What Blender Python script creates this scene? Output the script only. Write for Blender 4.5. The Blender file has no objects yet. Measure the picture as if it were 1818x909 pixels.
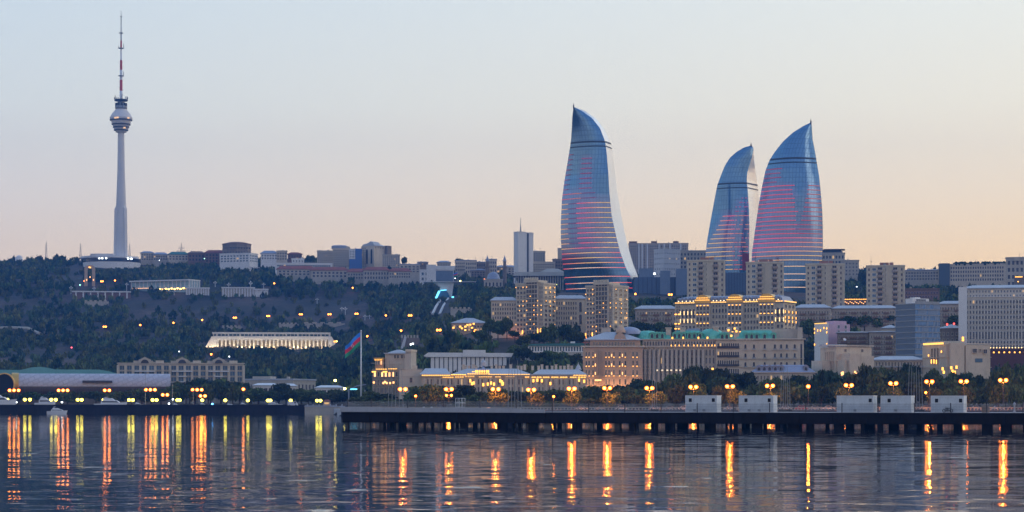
HAZE = 1.15e-4
import bpy, math, random
import numpy as np
from mathutils import Vector, Matrix
random.seed(11); RNG = np.random.default_rng(5)
SC = bpy.context.scene; COL = SC.collection
# ------------------------------------------------------------------ scale: metres; camera at the origin looking along +Y
F, YH, H = 4210.0, 719.0, 4.2          # focal length in photo pixels, horizon row, eye height
def X(px, d): return (px - 909.0) * d / F
def Z(py, d): return H + (YH - py) * d / F
def R(a): return math.radians(a)
def ordn(i):
    w = ('first second third fourth fifth sixth seventh eighth ninth tenth eleventh twelfth thirteenth fourteenth fifteenth sixteenth '
         'seventeenth eighteenth nineteenth').split()
    if i < 19: return w[i]
    t = ['', '', 'twenty', 'thirty', 'forty', 'fifty'][(i + 1) // 10]; u = (i + 1) % 10
    return (t[:-1] + 'ieth') if u == 0 else t + '-' + w[u - 1]
# ------------------------------------------------------------------ terrain
LT = [(1000,719),(1150,719),(1250,716),(1400,700),(1600,675),(1900,632),(2100,600),(2300,566),(2450,530),(2560,498),(2700,491),(2800,483),(2850,475),(3000,465),(3300,468),(6000,580)]
RT = [(780,728.6),(860,728),(950,716),(1020,704),(1150,672),(1230,642),(1300,604),(1400,588),(1550,567),(1750,547),(2000,527),(2300,510),(2700,493),(3200,486),(6000,560)]
def ysd(px, d):
    a = np.interp(d, [p[0] for p in LT], [p[1] for p in LT]); b = np.interp(d, [p[0] for p in RT], [p[1] for p in RT])
    t = np.clip((np.asarray(px, float) - 560) / 340.0, 0, 1); t = t * t * (3 - 2 * t)
    return a * (1 - t) + b * t
def gz(x, y):
    y = np.maximum(np.asarray(y, float), 600.0); px = 909 + np.asarray(x, float) * F / y
    px = np.clip(px, -400, 2300)
    z = H + (YH - ysd(px, y)) * y / F
    hill = np.clip((y - 1350) / 600.0, 0, 1)
    z = z + hill * .55 * (2.6 * np.sin(x * .021 + y * .013) + 2.2 * np.sin(x * .047 - y * .031) + 1.2 * np.sin(x * .11 + 1.7) * np.sin(y * .09))
    return z
def dat(px, py):
    ds = np.linspace(800, 2950, 400); ys = ysd(px, ds)
    return float(np.interp(-py, -ys, ds))
# ------------------------------------------------------------------ materials
MATS = {}
def nodes(name):
    m = bpy.data.materials.new(name); m.use_nodes = True; MATS[name] = m
    nt = m.node_tree; return m, nt, nt.nodes['Principled BSDF']
def noise_of(nt, scale, detail=4, coord='Object', stretch=None, rough=.6):
    tc = nt.nodes.new('ShaderNodeTexCoord'); n = nt.nodes.new('ShaderNodeTexNoise')
    n.inputs['Scale'].default_value = scale; n.inputs['Detail'].default_value = detail; n.inputs['Roughness'].default_value = rough
    src = tc.outputs[coord]
    if stretch:
        mp = nt.nodes.new('ShaderNodeMapping'); mp.inputs['Scale'].default_value = stretch
        nt.links.new(src, mp.inputs['Vector']); src = mp.outputs['Vector']
    nt.links.new(src, n.inputs['Vector']); return n
def ramp(nt, fac, stops):
    r = nt.nodes.new('ShaderNodeValToRGB'); e = r.color_ramp.elements
    while len(e) < len(stops): e.new(0.5)
    for k, (p, c) in enumerate(stops): e[k].position = p; e[k].color = (*c, 1)
    nt.links.new(fac, r.inputs['Fac']); return r
def sc3(c, k): return tuple(min(1, x * k) for x in c)
def surf(name, col, rough=.85, var=.16, scale=.25, metal=0., bump=0., stretch=(1, 1, .45), rand=0., spec=None):
    m, nt, p = nodes(name)
    n = noise_of(nt, scale, 6, stretch=stretch); n2 = noise_of(nt, scale * 7, 3, stretch=(1, 1, .25))
    mx = nt.nodes.new('ShaderNodeMath'); mx.operation = 'MULTIPLY_ADD'; mx.inputs[1].default_value = .6
    md = nt.nodes.new('ShaderNodeMath'); md.operation = 'MULTIPLY'; md.inputs[1].default_value = .4
    nt.links.new(n2.outputs['Fac'], md.inputs[0]); nt.links.new(n.outputs['Fac'], mx.inputs[0]); nt.links.new(md.outputs[0], mx.inputs[2])
    src = mx.outputs[0]
    if rand:
        oi = nt.nodes.new('ShaderNodeObjectInfo'); a = nt.nodes.new('ShaderNodeMath'); a.operation = 'MULTIPLY_ADD'
        a.inputs[1].default_value = rand; nt.links.new(oi.outputs['Random'], a.inputs[0]); nt.links.new(src, a.inputs[2])
        b = nt.nodes.new('ShaderNodeMath'); b.operation = 'SUBTRACT'; b.inputs[1].default_value = rand / 2
        nt.links.new(a.outputs[0], b.inputs[0]); src = b.outputs[0]
    r = ramp(nt, src, [(.25, sc3(col, 1 - var * 1.6)), (.5, col), (.75, sc3(col, 1 + var))])
    nt.links.new(r.outputs['Color'], p.inputs['Base Color'])
    p.inputs['Roughness'].default_value = rough; p.inputs['Metallic'].default_value = metal
    if spec is not None: p.inputs['Specular IOR Level'].default_value = spec
    if bump:
        b = nt.nodes.new('ShaderNodeBump'); b.inputs['Strength'].default_value = bump; b.inputs['Distance'].default_value = .3
        nt.links.new(n2.outputs['Fac'], b.inputs['Height']); nt.links.new(b.outputs[0], p.inputs['Normal'])
    return m
def lamp(name, col, s, sample=True):
    m, nt, p = nodes(name); p.inputs['Base Color'].default_value = (.04, .04, .04, 1); p.inputs['Specular IOR Level'].default_value = .1
    p.inputs['Emission Color'].default_value = (*col, 1); p.inputs['Emission Strength'].default_value = s
    m.cycles.emission_sampling = 'AUTO' if sample else 'NONE'
    return m
def glassy(name, col, rough=.12, metal=.0, rand=.6):
    m, nt, p = nodes(name); oi = nt.nodes.new('ShaderNodeObjectInfo'); n = noise_of(nt, .9, 2, 'Object')
    ad = nt.nodes.new('ShaderNodeMath'); ad.operation = 'MULTIPLY_ADD'; ad.inputs[1].default_value = rand
    sb = nt.nodes.new('ShaderNodeMath'); sb.operation = 'MULTIPLY'; sb.inputs[1].default_value = 1 - rand
    nt.links.new(n.outputs['Fac'], sb.inputs[0]); nt.links.new(oi.outputs['Random'], ad.inputs[0]); nt.links.new(sb.outputs[0], ad.inputs[2])
    r = ramp(nt, ad.outputs[0], [(.1, sc3(col, .55)), (.6, col), (.93, sc3(col, 1.5)), (1., sc3(col, 3.2))])
    nt.links.new(r.outputs['Color'], p.inputs['Base Color']); p.inputs['Roughness'].default_value = rough; p.inputs['Metallic'].default_value = metal
    return m
def grid(name, a, b, su, sv, mort, metal, rough, offset=0.0, msize=.04, coord='UV', var=None, tilt=0.):
    """panels of a by-metre grid (uv in metres)"""
    m, nt, p = nodes(name); tc = nt.nodes.new('ShaderNodeTexCoord'); br = nt.nodes.new('ShaderNodeTexBrick')
    br.offset = offset; br.squash = 1; br.inputs['Scale'].default_value = 1; br.inputs['Brick Width'].default_value = su; br.inputs['Row Height'].default_value = sv
    br.inputs['Mortar Size'].default_value = msize; br.inputs['Mortar Smooth'].default_value = 0
    br.inputs['Color1'].default_value = (*a, 1); br.inputs['Color2'].default_value = (*b, 1); br.inputs['Mortar'].default_value = (*mort, 1)
    nt.links.new(tc.outputs[coord], br.inputs['Vector'])
    nt.links.new(br.outputs['Color'], p.inputs['Base Color']); p.inputs['Metallic'].default_value = metal; p.inputs['Roughness'].default_value = rough
    if tilt:
        # each pane sits at a slightly different angle, as real curtain walls do
        n = nt.nodes.new('ShaderNodeBump'); n.inputs['Strength'].default_value = tilt; n.inputs['Distance'].default_value = .4
        nz = noise_of(nt, .22, 2, coord); nt.links.new(nz.outputs['Fac'], n.inputs['Height']); nt.links.new(n.outputs[0], p.inputs['Normal'])
    return m
stone   = surf('warm_stone', (.60, .52, .40), .85, .2, .3)
stoneP  = surf('peach_stone', (.55, .39, .27), .85, .14, .3)
stoneG  = surf('grey_stone', (.50, .45, .37), .88, .18, .3)
stoneD  = surf('dark_stone', (.25, .20, .16), .9, .2, .2)
plast   = surf('white_plaster', (.80, .78, .74), .8, .10, .2)
plastB  = surf('cream_plaster', (.62, .55, .43), .85, .10, .12)
concr   = surf('pale_concrete', (.70, .69, .68), .85, .1, .08)
panel   = surf('panel_concrete', (.64, .56, .42), .9, .14, .2)
panelD  = surf('weathered_panel', (.46, .39, .33), .9, .25, .3)
pinkp   = surf('pink_plaster', (.60, .42, .50), .85, .12, .2)
brick   = surf('brown_brick', (.23, .14, .10), .9, .2, .4)
redt    = surf('red_tile', (.30, .10, .07), .8, .2, .2)
roofm   = surf('metal_roof', (.46, .49, .53), .55, .12, .15, .0, stretch=(1, 1, 1))
roofb   = surf('blue_slate_roof', (.30, .34, .45), .5, .14, .2, stretch=(1, 1, 1))
tealr   = surf('teal_roof', (.17, .42, .41), .5, .14, .08, stretch=(1, 1, 1))
copper  = surf('copper_roof', (.16, .56, .43), .5, .3, .35, .25)
goldm   = surf('gold_cladding', (.75, .45, .12), .4, .2, .5, .6)
trim    = surf('stone_trim', (.66, .57, .44), .85, .1, .3)
whitem  = surf('white_metal', (.74, .76, .77), .45, .08, .4)
darkm   = surf('dark_metal', (.05, .05, .06), .5, .2, .4)
greym   = surf('grey_metal', (.28, .30, .32), .45, .15, .4)
redm    = surf('red_paint', (.55, .05, .04), .5, .1, .3)
bluem   = surf('blue_panel', (.07, .16, .42), .4, .15, .3)
awn     = surf('red_brown_awning', (.13, .055, .05), .8, .2, .3)
glass   = glassy('window_glass', (.028, .034, .05), .12)
glassB  = glassy('blue_window_glass', (.05, .11, .16), .1)
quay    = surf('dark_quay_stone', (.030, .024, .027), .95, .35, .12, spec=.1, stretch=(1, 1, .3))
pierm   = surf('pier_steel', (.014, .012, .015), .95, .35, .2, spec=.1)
pilem   = surf('pier_pile_concrete', (.15, .14, .13), .85, .35, .6, rand=.7)
kerbm   = surf('coping_concrete', (.40, .41, .44), .8, .15, .5)
blackm  = surf('matt_black', (.012, .012, .014), .9, .1, .5)  # plain near-black for tyres, saddle, cabin panes and museum end discs
barkm   = surf('bark', (.07, .05, .035), .95, .2, 2.)
WARM = lamp('warm_lamp', (1, .43, .07), 3.4)
WARMS = lamp('warm_cornice_light', (1, .50, .10), 2.2)
WARML = lamp('lit_window_warm', (1, .60, .24), .85, False)
ORANGE = lamp('sodium_lamp', (1, .23, .02), 55.)
ORANGL = lamp('sodium_marina_lamp', (1, .31, .04), 30.)
ORANGH = lamp('sodium_hill_lamp', (1, .25, .03), 13.)
YELLOW = lamp('yellow_globe_lamp', (1, .82, .09), 8.5)
WHITEL = lamp('white_lamp', (.85, .95, 1), 6.)
CYANL = lamp('cyan_light', (.15, .7, 1), 3.)
REDL = lamp('red_lamp', (1, .06, .04), 6.)
GREENL = lamp('green_lamp', (.1, 1, .4), 8.)
PEACHL = lamp('peach_facade_light', (1, .45, .16), 3.)
# ------------------------------------------------------------------ mesh builder
class MB:
    def __init__(s): s.v = []; s.f = []; s.m = []; s.uv = {}
    def quad(s, *p, m=0):
        n = len(s.v); s.v += [tuple(q) for q in p]; s.f.append(tuple(range(n, n + len(p)))); s.m.append(m)
    def box(s, x0, y0, z0, x1, y1, z1, m=0):
        n = len(s.v); s.v += [(x0,y0,z0),(x1,y0,z0),(x1,y1,z0),(x0,y1,z0),(x0,y0,z1),(x1,y0,z1),(x1,y1,z1),(x0,y1,z1)]
        for q in ((3,2,1,0),(4,5,6,7),(0,1,5,4),(1,2,6,5),(2,3,7,6),(3,0,4,7)): s.f.append(tuple(n + i for i in q)); s.m.append(m)
    def frus(s, x0, x1, y0, y1, z0, z1, ix, iy=None, m=0, front=None):
        iy = ix if iy is None else iy; fr = iy if front is None else front
        n = len(s.v); s.v += [(x0,y0,z0),(x1,y0,z0),(x1,y1,z0),(x0,y1,z0),(x0+ix,y0+fr,z1),(x1-ix,y0+fr,z1),(x1-ix,y1-iy,z1),(x0+ix,y1-iy,z1)]
        for q in ((3,2,1,0),(4,5,6,7),(0,1,5,4),(1,2,6,5),(2,3,7,6),(3,0,4,7)): s.f.append(tuple(n + i for i in q)); s.m.append(m)
    def prism_xz(s, poly, y0, y1, m=0):     # polygon in x,z (counter-clockwise seen from -y), pushed along y
        n = len(s.v); k = len(poly); s.v += [(x, y0, z) for x, z in poly] + [(x, y1, z) for x, z in poly]
        s.f.append(tuple(range(n, n + k))); s.m.append(m); s.f.append(tuple(range(n + 2*k - 1, n + k - 1, -1))); s.m.append(m)
        for i in range(k):
            j = (i + 1) % k; s.f.append((n + j, n + i, n + k + i, n + k + j)); s.m.append(m)
    def prism(s, poly, z0, z1, m=0):
        n = len(s.v); k = len(poly); s.v += [(x, y, z0) for x, y in poly] + [(x, y, z1) for x, y in poly]
        s.f.append(tuple(range(n + k - 1, n - 1, -1))); s.m.append(m); s.f.append(tuple(range(n + k, n + 2*k))); s.m.append(m)
        for i in range(k):
            j = (i + 1) % k; s.f.append((n + i, n + j, n + k + j, n + k + i)); s.m.append(m)
    def lathe(s, prof, n=24, m=0, cx=0, cy=0, a0=0, a1=2*math.pi):
        full = abs(a1 - a0 - 2*math.pi) < 1e-6; c = n if full else n + 1; b = len(s.v)
        for r, z in prof:
            for i in range(c):
                a = a0 + (a1 - a0) * i / n; s.v.append((cx + r*math.cos(a), cy + r*math.sin(a), z))
        for k in range(len(prof) - 1):
            for i in range(n):
                j = (i + 1) % c; s.f.append((b+k*c+i, b+k*c+j, b+(k+1)*c+j, b+(k+1)*c+i)); s.m.append(m)
    def tube(s, p, q, r0, r1=None, n=6, m=0):
        r1 = r0 if r1 is None else r1; p = Vector(p); q = Vector(q); d = (q - p).normalized()
        u = d.orthogonal().normalized(); w = d.cross(u); b = len(s.v)
        for c, r in ((p, r0), (q, r1)):
            for i in range(n):
                a = 2*math.pi*i/n; s.v.append(tuple(c + u*r*math.cos(a) + w*r*math.sin(a)))
        for i in range(n):
            j = (i + 1) % n; s.f.append((b+i, b+j, b+n+j, b+n+i)); s.m.append(m)
        s.f.append(tuple(b + i for i in reversed(range(n)))); s.m.append(m); s.f.append(tuple(b + n + i for i in range(n))); s.m.append(m)
    def ball(s, c, r, n=10, m=0, sz=1.):
        prof = [(r*math.sin(math.pi*k/6), c[2] + -r*sz*math.cos(math.pi*k/6)) for k in range(7)]; prof[0] = (.001, prof[0][1]); prof[-1] = (.001, prof[-1][1])
        s.lathe(prof, n, m, c[0], c[1])
    def mesh(s, name, mats, smooth=False):
        me = bpy.data.meshes.new(name); me.from_pydata(s.v, [], s.f)
        for mm in (mats if isinstance(mats, (list, tuple)) else [mats]): me.materials.append(mm)
        me.polygons.foreach_set('material_index', s.m)
        if smooth: me.polygons.foreach_set('use_smooth', [True] * len(s.f))
        me.update(); return me
    def build(s, name, mats, parent=None, smooth=False, loc=None, rz=0, label=None):
        return put(name, s.mesh(name, mats, smooth), parent, loc, rz, label)
def put(name, me, parent=None, loc=None, rz=0, label=None):
    o = bpy.data.objects.new(name, me); COL.objects.link(o)
    if parent: o.parent = parent
    if loc is not None: o.location = loc
    if rz: o.rotation_euler.z = rz
    if label: o['label'] = label
    return o
def tag(o, label, cat=None, group=None, kind=None):
    o['label'] = label
    if cat: o['category'] = cat
    if group: o['group'] = group
    if kind: o['kind'] = kind
    return o
def root(name, label, cat, loc, rz=0, group=None):
    o = bpy.data.objects.new(name, None); COL.objects.link(o); o.location = loc; o.rotation_euler.z = rz; o.empty_display_size = 2
    return tag(o, label, cat, group)
def copy_thing(src, loc, rz=None, label=None, scale=None):
    c = src.copy(); COL.objects.link(c); c.location = loc
    if rz is not None: c.rotation_euler.z = rz
    if label: c['label'] = label
    if scale: c.scale = scale
    for ch in src.children:
        k = ch.copy(); COL.objects.link(k); k.parent = c
        for g in ch.children:
            h = g.copy(); COL.objects.link(h); h.parent = k
    return c
REG = []     # what trees may not stand in or hide: px0, px1, ytop, ybase, d, (x, y, rz, w, dep)
# ------------------------------------------------------------------ buildings
def win_mesh(w, h, mats, style='rect', sill=True):
    b = MB(); t = max(.12, .07 * w)
    if style == 'arch':
        k = 8; r = w/2; arc = [(r + r*math.cos(math.pi*i/k), h - r + r*math.sin(math.pi*i/k)) for i in range(k + 1)]
        b.quad(*[(x, -.03, z) for x, z in [(0, 0), (w, 0)] + arc], m=0)
        b.box(-t, -.14, 0, 0, 0, h - r, 1); b.box(w, -.14, 0, w + t, 0, h - r, 1)
    else:
        b.quad((0,-.03,0), (w,-.03,0), (w,-.03,h), (0,-.03,h), m=0)
        b.box(-t, -.14, 0, 0, 0, h, 1); b.box(w, -.14, 0, w + t, 0, h, 1); b.box(-t, -.18, h, w + t, 0, h + t, 1)
        b.box(w/2 - t/3, -.1, 0, w/2 + t/3, -.035, h, 1)
    if sill: b.box(-1.6*t, -.34, -t*1.2, w + 1.6*t, 0, 0, 1)
    return b.mesh('window', mats)
class B:
    """one building: an Empty at its near corner; front along local x, depth along local y"""
    def __init__(s, name, label, px0, px1, yt, yb, d, dep=14., pxc=None, side='R', psi=24., wall=stone, cat='building', group=None, body=True, zg=None, reg=True, roofc=None):
        s.d = d; s.m = d / F; s.nwin = 0; s.rest = {}; s.pxc = pxc
        if pxc is None: f0, f1, w, psi_s = px0, px1, (px1 - px0) * s.m, 0.
        elif side == 'R': f0, f1, psi_s = px0, pxc, -psi; w = (pxc - px0) * s.m / math.cos(R(psi)); dep = (px1 - pxc) * s.m / math.sin(R(psi))
        else: f0, f1, psi_s = pxc, px1, psi; w = (px1 - pxc) * s.m / math.cos(R(psi)); dep = (pxc - px0) * s.m / math.sin(R(psi))
        s.f0, s.w, s.dep, s.side = f0, w, dep, side; s.cos = math.cos(R(psi_s))
        a = math.atan2(X((f0 + f1)/2, d), d); s.rz = R(psi_s) - a
        # near corner sits at distance d
        cx = X(pxc, d) if (pxc and side == 'R') else X(f0, d); ox, oy = cx, d
        if pxc and side == 'R': ox -= w * math.cos(s.rz); oy -= w * math.sin(s.rz)
        elif pxc is None: oy = d + (w/2) * math.sin(-s.rz)
        s.xy = (ox, oy)
        mid = (ox + w/2*math.cos(s.rz) - dep/2*math.sin(s.rz), oy + w/2*math.sin(s.rz) + dep/2*math.cos(s.rz))
        s.z0 = float(gz(*mid)) if zg is None else zg
        s.z0 = min(s.z0, Z(yb, d) + .5)
        s.root = root(name, label, cat, (ox, oy, s.z0), s.rz, group)
        s.zt = Z(yt, d) - s.z0; s.zb = Z(yb, d) - s.z0; s.wall = wall
        if body:
            b = MB(); b.box(0, 0, -12, w, dep, s.zt); b.build('wall', wall, s.root)
        if reg: REG.append((px0, px1, yt, yb, d, ox, oy, s.rz, w, dep))
    def fx(s, px): return (px - s.f0) * s.m / s.cos
    def fz(s, py): return Z(py, s.d) - s.z0
    def part(s, name, b, mats, smooth=False, label=None): return b.build(name, mats, s.root, smooth, label=label)
    def frame(s, face):
        if face == 'F': return (0, 0), 0., s.w
        if face == 'R': return (s.w, 0), math.pi/2, s.dep
        return (0, s.dep), -math.pi/2, s.dep
    def at(s, face, u, z, out=0.):
        (ox, oy), a, _ = s.frame(face); return (ox + u*math.cos(a) + out*math.sin(a), oy + u*math.sin(a) - out*math.cos(a), z)
    def wins(s, rows, cols, z0=None, z1=None, u0=None, u1=None, face='F', ww=.5, wh=.55, mats=None, lit=.03, style='rect', name='window', sill=True, skip=None, litmat=None):
        L = s.frame(face)[2]; u0 = 0.03*L if u0 is None else u0; u1 = .97*L if u1 is None else u1
        z0 = s.zb if z0 is None else z0; z1 = s.zt - 1 if z1 is None else z1
        mats = mats or (glass, trim); cw = (u1 - u0)/cols; ch = (z1 - z0)/rows
        me = win_mesh(cw*ww, ch*wh, mats, style, sill); ml = None
        a = s.frame(face)[1]
        for r in range(rows - 1, -1, -1):
            for c in range(cols):
                if skip and skip(r, c): continue
                u = u0 + (c + .5 - ww/2)*cw; z = z0 + (r + .5 - wh/2)*ch; on = random.random() < lit
                if on and ml is None: ml = win_mesh(cw*ww, ch*wh, (litmat or WARML, mats[1]), style, sill)
                if s.nwin < 100: put(name, ml if on else me, s.root, s.at(face, u, z), a); s.nwin += 1
                else: s.rest.setdefault((me, name), []).append((s.at(face, u, z), a))
    def done(s):
        for (me, name), L in s.rest.items():
            b = MB(); vs = [tuple(v.co) for v in me.vertices]; fs = [(tuple(p.vertices), p.material_index) for p in me.polygons]
            for (x, y, z), a in L:
                n = len(b.v); c, q = math.cos(a), math.sin(a)
                b.v += [(x + c*vx - q*vy, y + q*vx + c*vy, z + vz) for vx, vy, vz in vs]
                for f, m in fs: b.f.append(tuple(n + i for i in f)); b.m.append(m)
            o = b.build(name, list(me.materials), s.root); o['kind'] = 'stuff'
        return s
    def flat(s, mat=None, h=.9, over=.35, band=True):
        b = MB(); o = over; t = .35
        z = s.zt
        b.box(-o, -o, z + .005, s.w + o, s.dep + o, z + .35)
        for q in ((-o, -o, s.w + o, -o + t), (-o, s.dep + o - t, s.w + o, s.dep + o), (-o, -o + t, -o + t, s.dep + o - t), (s.w + o - t, -o + t, s.w + o, s.dep + o - t)):
            b.box(q[0], q[1], z + .35, q[2], q[3], z + h)
        s.part('roof', b, mat or s.wall)
        if s.w > 8 and s.dep > 8:
            for k in range(random.randint(2, 5)):
                x, y = random.uniform(1.5, s.w - 3.5), random.uniform(1., min(s.dep, 14) - 3); c = MB(); u = random.uniform(.9, 2.2); c.box(x, y, z + .355, x + u, y + u*.8, z + .355 + random.uniform(.7, 1.9)); s.part('roof_unit', c, random.choice((greym, concr, stoneG)))
            if random.random() < .6: c = MB(); x, y = random.uniform(1, s.w - 1), 2.; c.tube((x, y, z + .3), (x, y, z + random.uniform(4, 7)), .14, .08, 4); c.box(x - .8, y - .05, z + 3.2, x + .8, y + .05, z + 3.35); s.part('aerial', c, darkm)
        return s
    def hip(s, hpx, mat=None, inx=None, over=.7, name='roof', iny=None, z=None):
        h = hpx * s.m; b = MB(); z = s.zt if z is None else z; iny = s.dep*.42 if iny is None else iny
        b.box(-over, -over, z + .004, s.w + over, s.dep + over, z + .4, 0)
        b.frus(-over, s.w + over, -over, s.dep + over, z + .4, z + .4 + h, s.dep*.35 if inx is None else inx, iny)
        s.part(name, b, mat or roofm); return s
    def band(s, py, hpx=1.2, out=.45, mat=None, name='cornice', faces='FR'):
        b = MB(); z = s.fz(py); h = hpx*s.m
        b.box(-out, -out, z, s.w + out, -.003, z + h)
        if 'R' in faces and s.pxc and s.side == 'R': b.box(s.w + .003, -.003, z, s.w + out, s.dep, z + h)
        if 'L' in faces and s.pxc and s.side == 'L': b.box(-out, -.003, z, -.003, s.dep, z + h)
        s.part(name, b, mat or trim); return s
    def lamps(s, pts, mat=WARM, w=.5, h=.5, name='wall_lamp', face='F', out=.3):
        w *= .82; h *= .78; me = None
        b = MB(); b.box(-w/2, -.25, -h/2, w/2, -.05, h/2, 0); b.box(-w/2 - .08, -.05, -h/2 - .12, w/2 + .08, .0, h/2 + .1, 1); me = b.mesh(name, (mat, trim))
        for px, py in pts: put(name, me, s.root, s.at(face, s.fx(px) if face == 'F' else px, s.fz(py), out), s.frame(face)[1])
        return s
    def floods(s, pts, mat, w=1.4, h=.6, out=5., name='floodlight', up=.0):
        b = MB(); b.box(-w/2, -.35, -h/2, w/2, -.004, h/2, 1); b.quad((w/2 - .05, .0, -h/2 + .05), (-w/2 + .05, .0, -h/2 + .05), (-w/2 + .05, .12, h/2), (w/2 - .05, .12, h/2), m=0); b.box(-.1, -.25, -3, .1, -.1, -h/2, 1); me = b.mesh(name, (mat, darkm))
        for px, py in pts: put(name, me, s.root, s.at('F', s.fx(px), s.fz(py), out))
        return s
    def strip(s, p0, p1, py, hpx=1.3, mat=WARMS, out=.5, name='light_strip', face='F'):
        b = MB(); z = s.fz(py); x0, x1 = (s.fx(p0), s.fx(p1)) if face == 'F' else (p0, p1); h = hpx*s.m
        n = max(1, int((x1 - x0) / (3.2*s.m*1.2))); st = (x1 - x0)/n
        for k in range(n):
            if face == 'F': b.box(x0 + k*st, -out - .15, z, x0 + (k + .8)*st, -out, z + h)
            else: b.box(s.w + out, x0 + k*st, z, s.w + out + .15, x0 + (k + .8)*st, z + h)
        s.part(name, b, mat); return s
    def block(s, p0, p1, y0, y1, mat=None, name='upper_block', dy=(1., None), over=0.):
        b = MB(); b.box(s.fx(p0), dy[0], s.fz(y1), s.fx(p1), (s.dep - 1. if dy[1] is None else dy[1]), s.fz(y0)); return s.part(name, b, mat or s.wall)
# ------------------------------------------------------------------ camera
cam = bpy.data.cameras.new('camera'); co = bpy.data.objects.new('camera', cam); COL.objects.link(co)
cam.sensor_width = 36; cam.lens = F/1818*36; cam.shift_y = (YH - 454.5)/1818; cam.clip_end = 20000; cam.clip_start = .5
co.location = (0, 0, H); co.rotation_euler = (R(90), 0, 0); SC.camera = co
vs = SC.view_settings; vs.view_transform = 'Standard'; vs.look = 'None'; vs.exposure = 0; vs.gamma = 1; vs.use_curve_mapping = False
SC.cycles.use_denoising = True; SC.cycles.max_bounces = 6; SC.cycles.diffuse_bounces = 2; SC.cycles.glossy_bounces = 4; SC.cycles.volume_bounces = 0
SC.cycles.transparent_max_bounces = 8; SC.cycles.sample_clamp_indirect = 6; SC.cycles.use_light_tree = True; SC.cycles.caustics_reflective = True
# ------------------------------------------------------------------ sky
wd = bpy.data.worlds.new('World'); SC.world = wd; wd.use_nodes = True; nt = wd.node_tree
for n in list(nt.nodes): nt.nodes.remove(n)
tc = nt.nodes.new('ShaderNodeTexCoord'); sx = nt.nodes.new('ShaderNodeSeparateXYZ'); nt.links.new(tc.outputs['Generated'], sx.inputs[0])
def srgb(r, g, b): return tuple(((c/255 + .055)/1.055)**2.4 if c/255 > .04045 else c/255/12.92 for c in (r, g, b))
def mapr(src, a, b, smooth=True):
    n = nt.nodes.new('ShaderNodeMapRange'); n.inputs['From Min'].default_value = a; n.inputs['From Max'].default_value = b
    if smooth: n.interpolation_type = 'SMOOTHSTEP'
    nt.links.new(src, n.inputs['Value']); return n.outputs['Result']
def skyramp(stops):   # sin(elevation) -> colour; the ramp is spread by a square root so that the lowest degrees get most of it
    pw = nt.nodes.new('ShaderNodeMath'); pw.operation = 'POWER'; pw.inputs[1].default_value = .5
    mxx = nt.nodes.new('ShaderNodeMath'); mxx.operation = 'MAXIMUM'; mxx.inputs[1].default_value = 0
    nt.links.new(sx.outputs['Z'], mxx.inputs[0]); nt.links.new(mxx.outputs[0], pw.inputs[0])
    return ramp(nt, pw.outputs[0], [(math.sqrt(math.sin(R(e))), srgb(*c)) for e, c in stops]).outputs['Color']
def mixc(f, a, b):
    n = nt.nodes.new('ShaderNodeMix'); n.data_type = 'RGBA'; nt.links.new(f, n.inputs['Factor']); nt.links.new(a, n.inputs['A']); nt.links.new(b, n.inputs['B']); return n.outputs['Result']
SKY_L = [(0,(205,182,160)),(3.6,(203,188,173)),(5.2,(200,195,188)),(7.2,(192,198,196)),(9.8,(178,191,198)),(20,(155,183,206)),(45,(112,142,180)),(90,(100,128,170))]
SKY_R = [(0,(250,200,126)),(3.4,(242,207,152)),(5.0,(236,214,176)),(7.2,(228,219,194)),(9.8,(215,215,203)),(20,(182,202,216)),(45,(124,152,186)),(90,(100,128,170))]
SKY_B = [(0,(162,153,152)),(6,(184,175,168)),(14,(172,174,182)),(30,(132,150,184)),(90,(100,128,170))]
SKY_G = [(0,(255,205,140)),(6,(255,225,175)),(14,(255,240,215)),(30,(215,225,230)),(60,(130,155,188)),(90,(100,128,170))]
az = nt.nodes.new('ShaderNodeMath'); az.operation = 'ARCTAN2'; nt.links.new(sx.outputs['X'], az.inputs[0]); nt.links.new(sx.outputs['Y'], az.inputs[1])
front = mixc(mapr(az.outputs[0], R(-16), R(17), False), skyramp(SKY_L), skyramp(SKY_R))
gl = nt.nodes.new('ShaderNodeMath'); gl.operation = 'SUBTRACT'; gl.inputs[1].default_value = R(62); nt.links.new(az.outputs[0], gl.inputs[0])
ga = nt.nodes.new('ShaderNodeMath'); ga.operation = 'ABSOLUTE'; nt.links.new(gl.outputs[0], ga.inputs[0])
bk_ = mixc(mapr(sx.outputs['Y'], .55, -.45), front, skyramp(SKY_B))
gs = nt.nodes.new('ShaderNodeVectorMath'); gs.operation = 'SCALE'; gs.inputs['Scale'].default_value = 1.35; nt.links.new(skyramp(SKY_G), gs.inputs[0])
sky = mixc(mapr(ga.outputs[0], R(46), R(6)), bk_, gs.outputs[0])      # the afterglow, right of the picture
bg = nt.nodes.new('ShaderNodeBackground'); bg.inputs['Strength'].default_value = 1.7; nt.links.new(sky, bg.inputs['Color'])
SUN_EL, SUN_AZ = 2.0, 62.0      # the sun has just gone down to the right, past the edge of the picture
ns = nt.nodes.new('ShaderNodeTexSky'); ns.sky_type = 'NISHITA'; ns.sun_disc = False; ns.sun_elevation = R(SUN_EL); ns.sun_rotation = R(SUN_AZ)
b2 = nt.nodes.new('ShaderNodeBackground'); b2.inputs['Strength'].default_value = .004; nt.links.new(ns.outputs[0], b2.inputs['Color'])
ad = nt.nodes.new('ShaderNodeAddShader'); wo = nt.nodes.new('ShaderNodeOutputWorld')
nt.links.new(bg.outputs[0], ad.inputs[0]); nt.links.new(b2.outputs[0], ad.inputs[1]); nt.links.new(ad.outputs[0], wo.inputs['Surface'])
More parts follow.
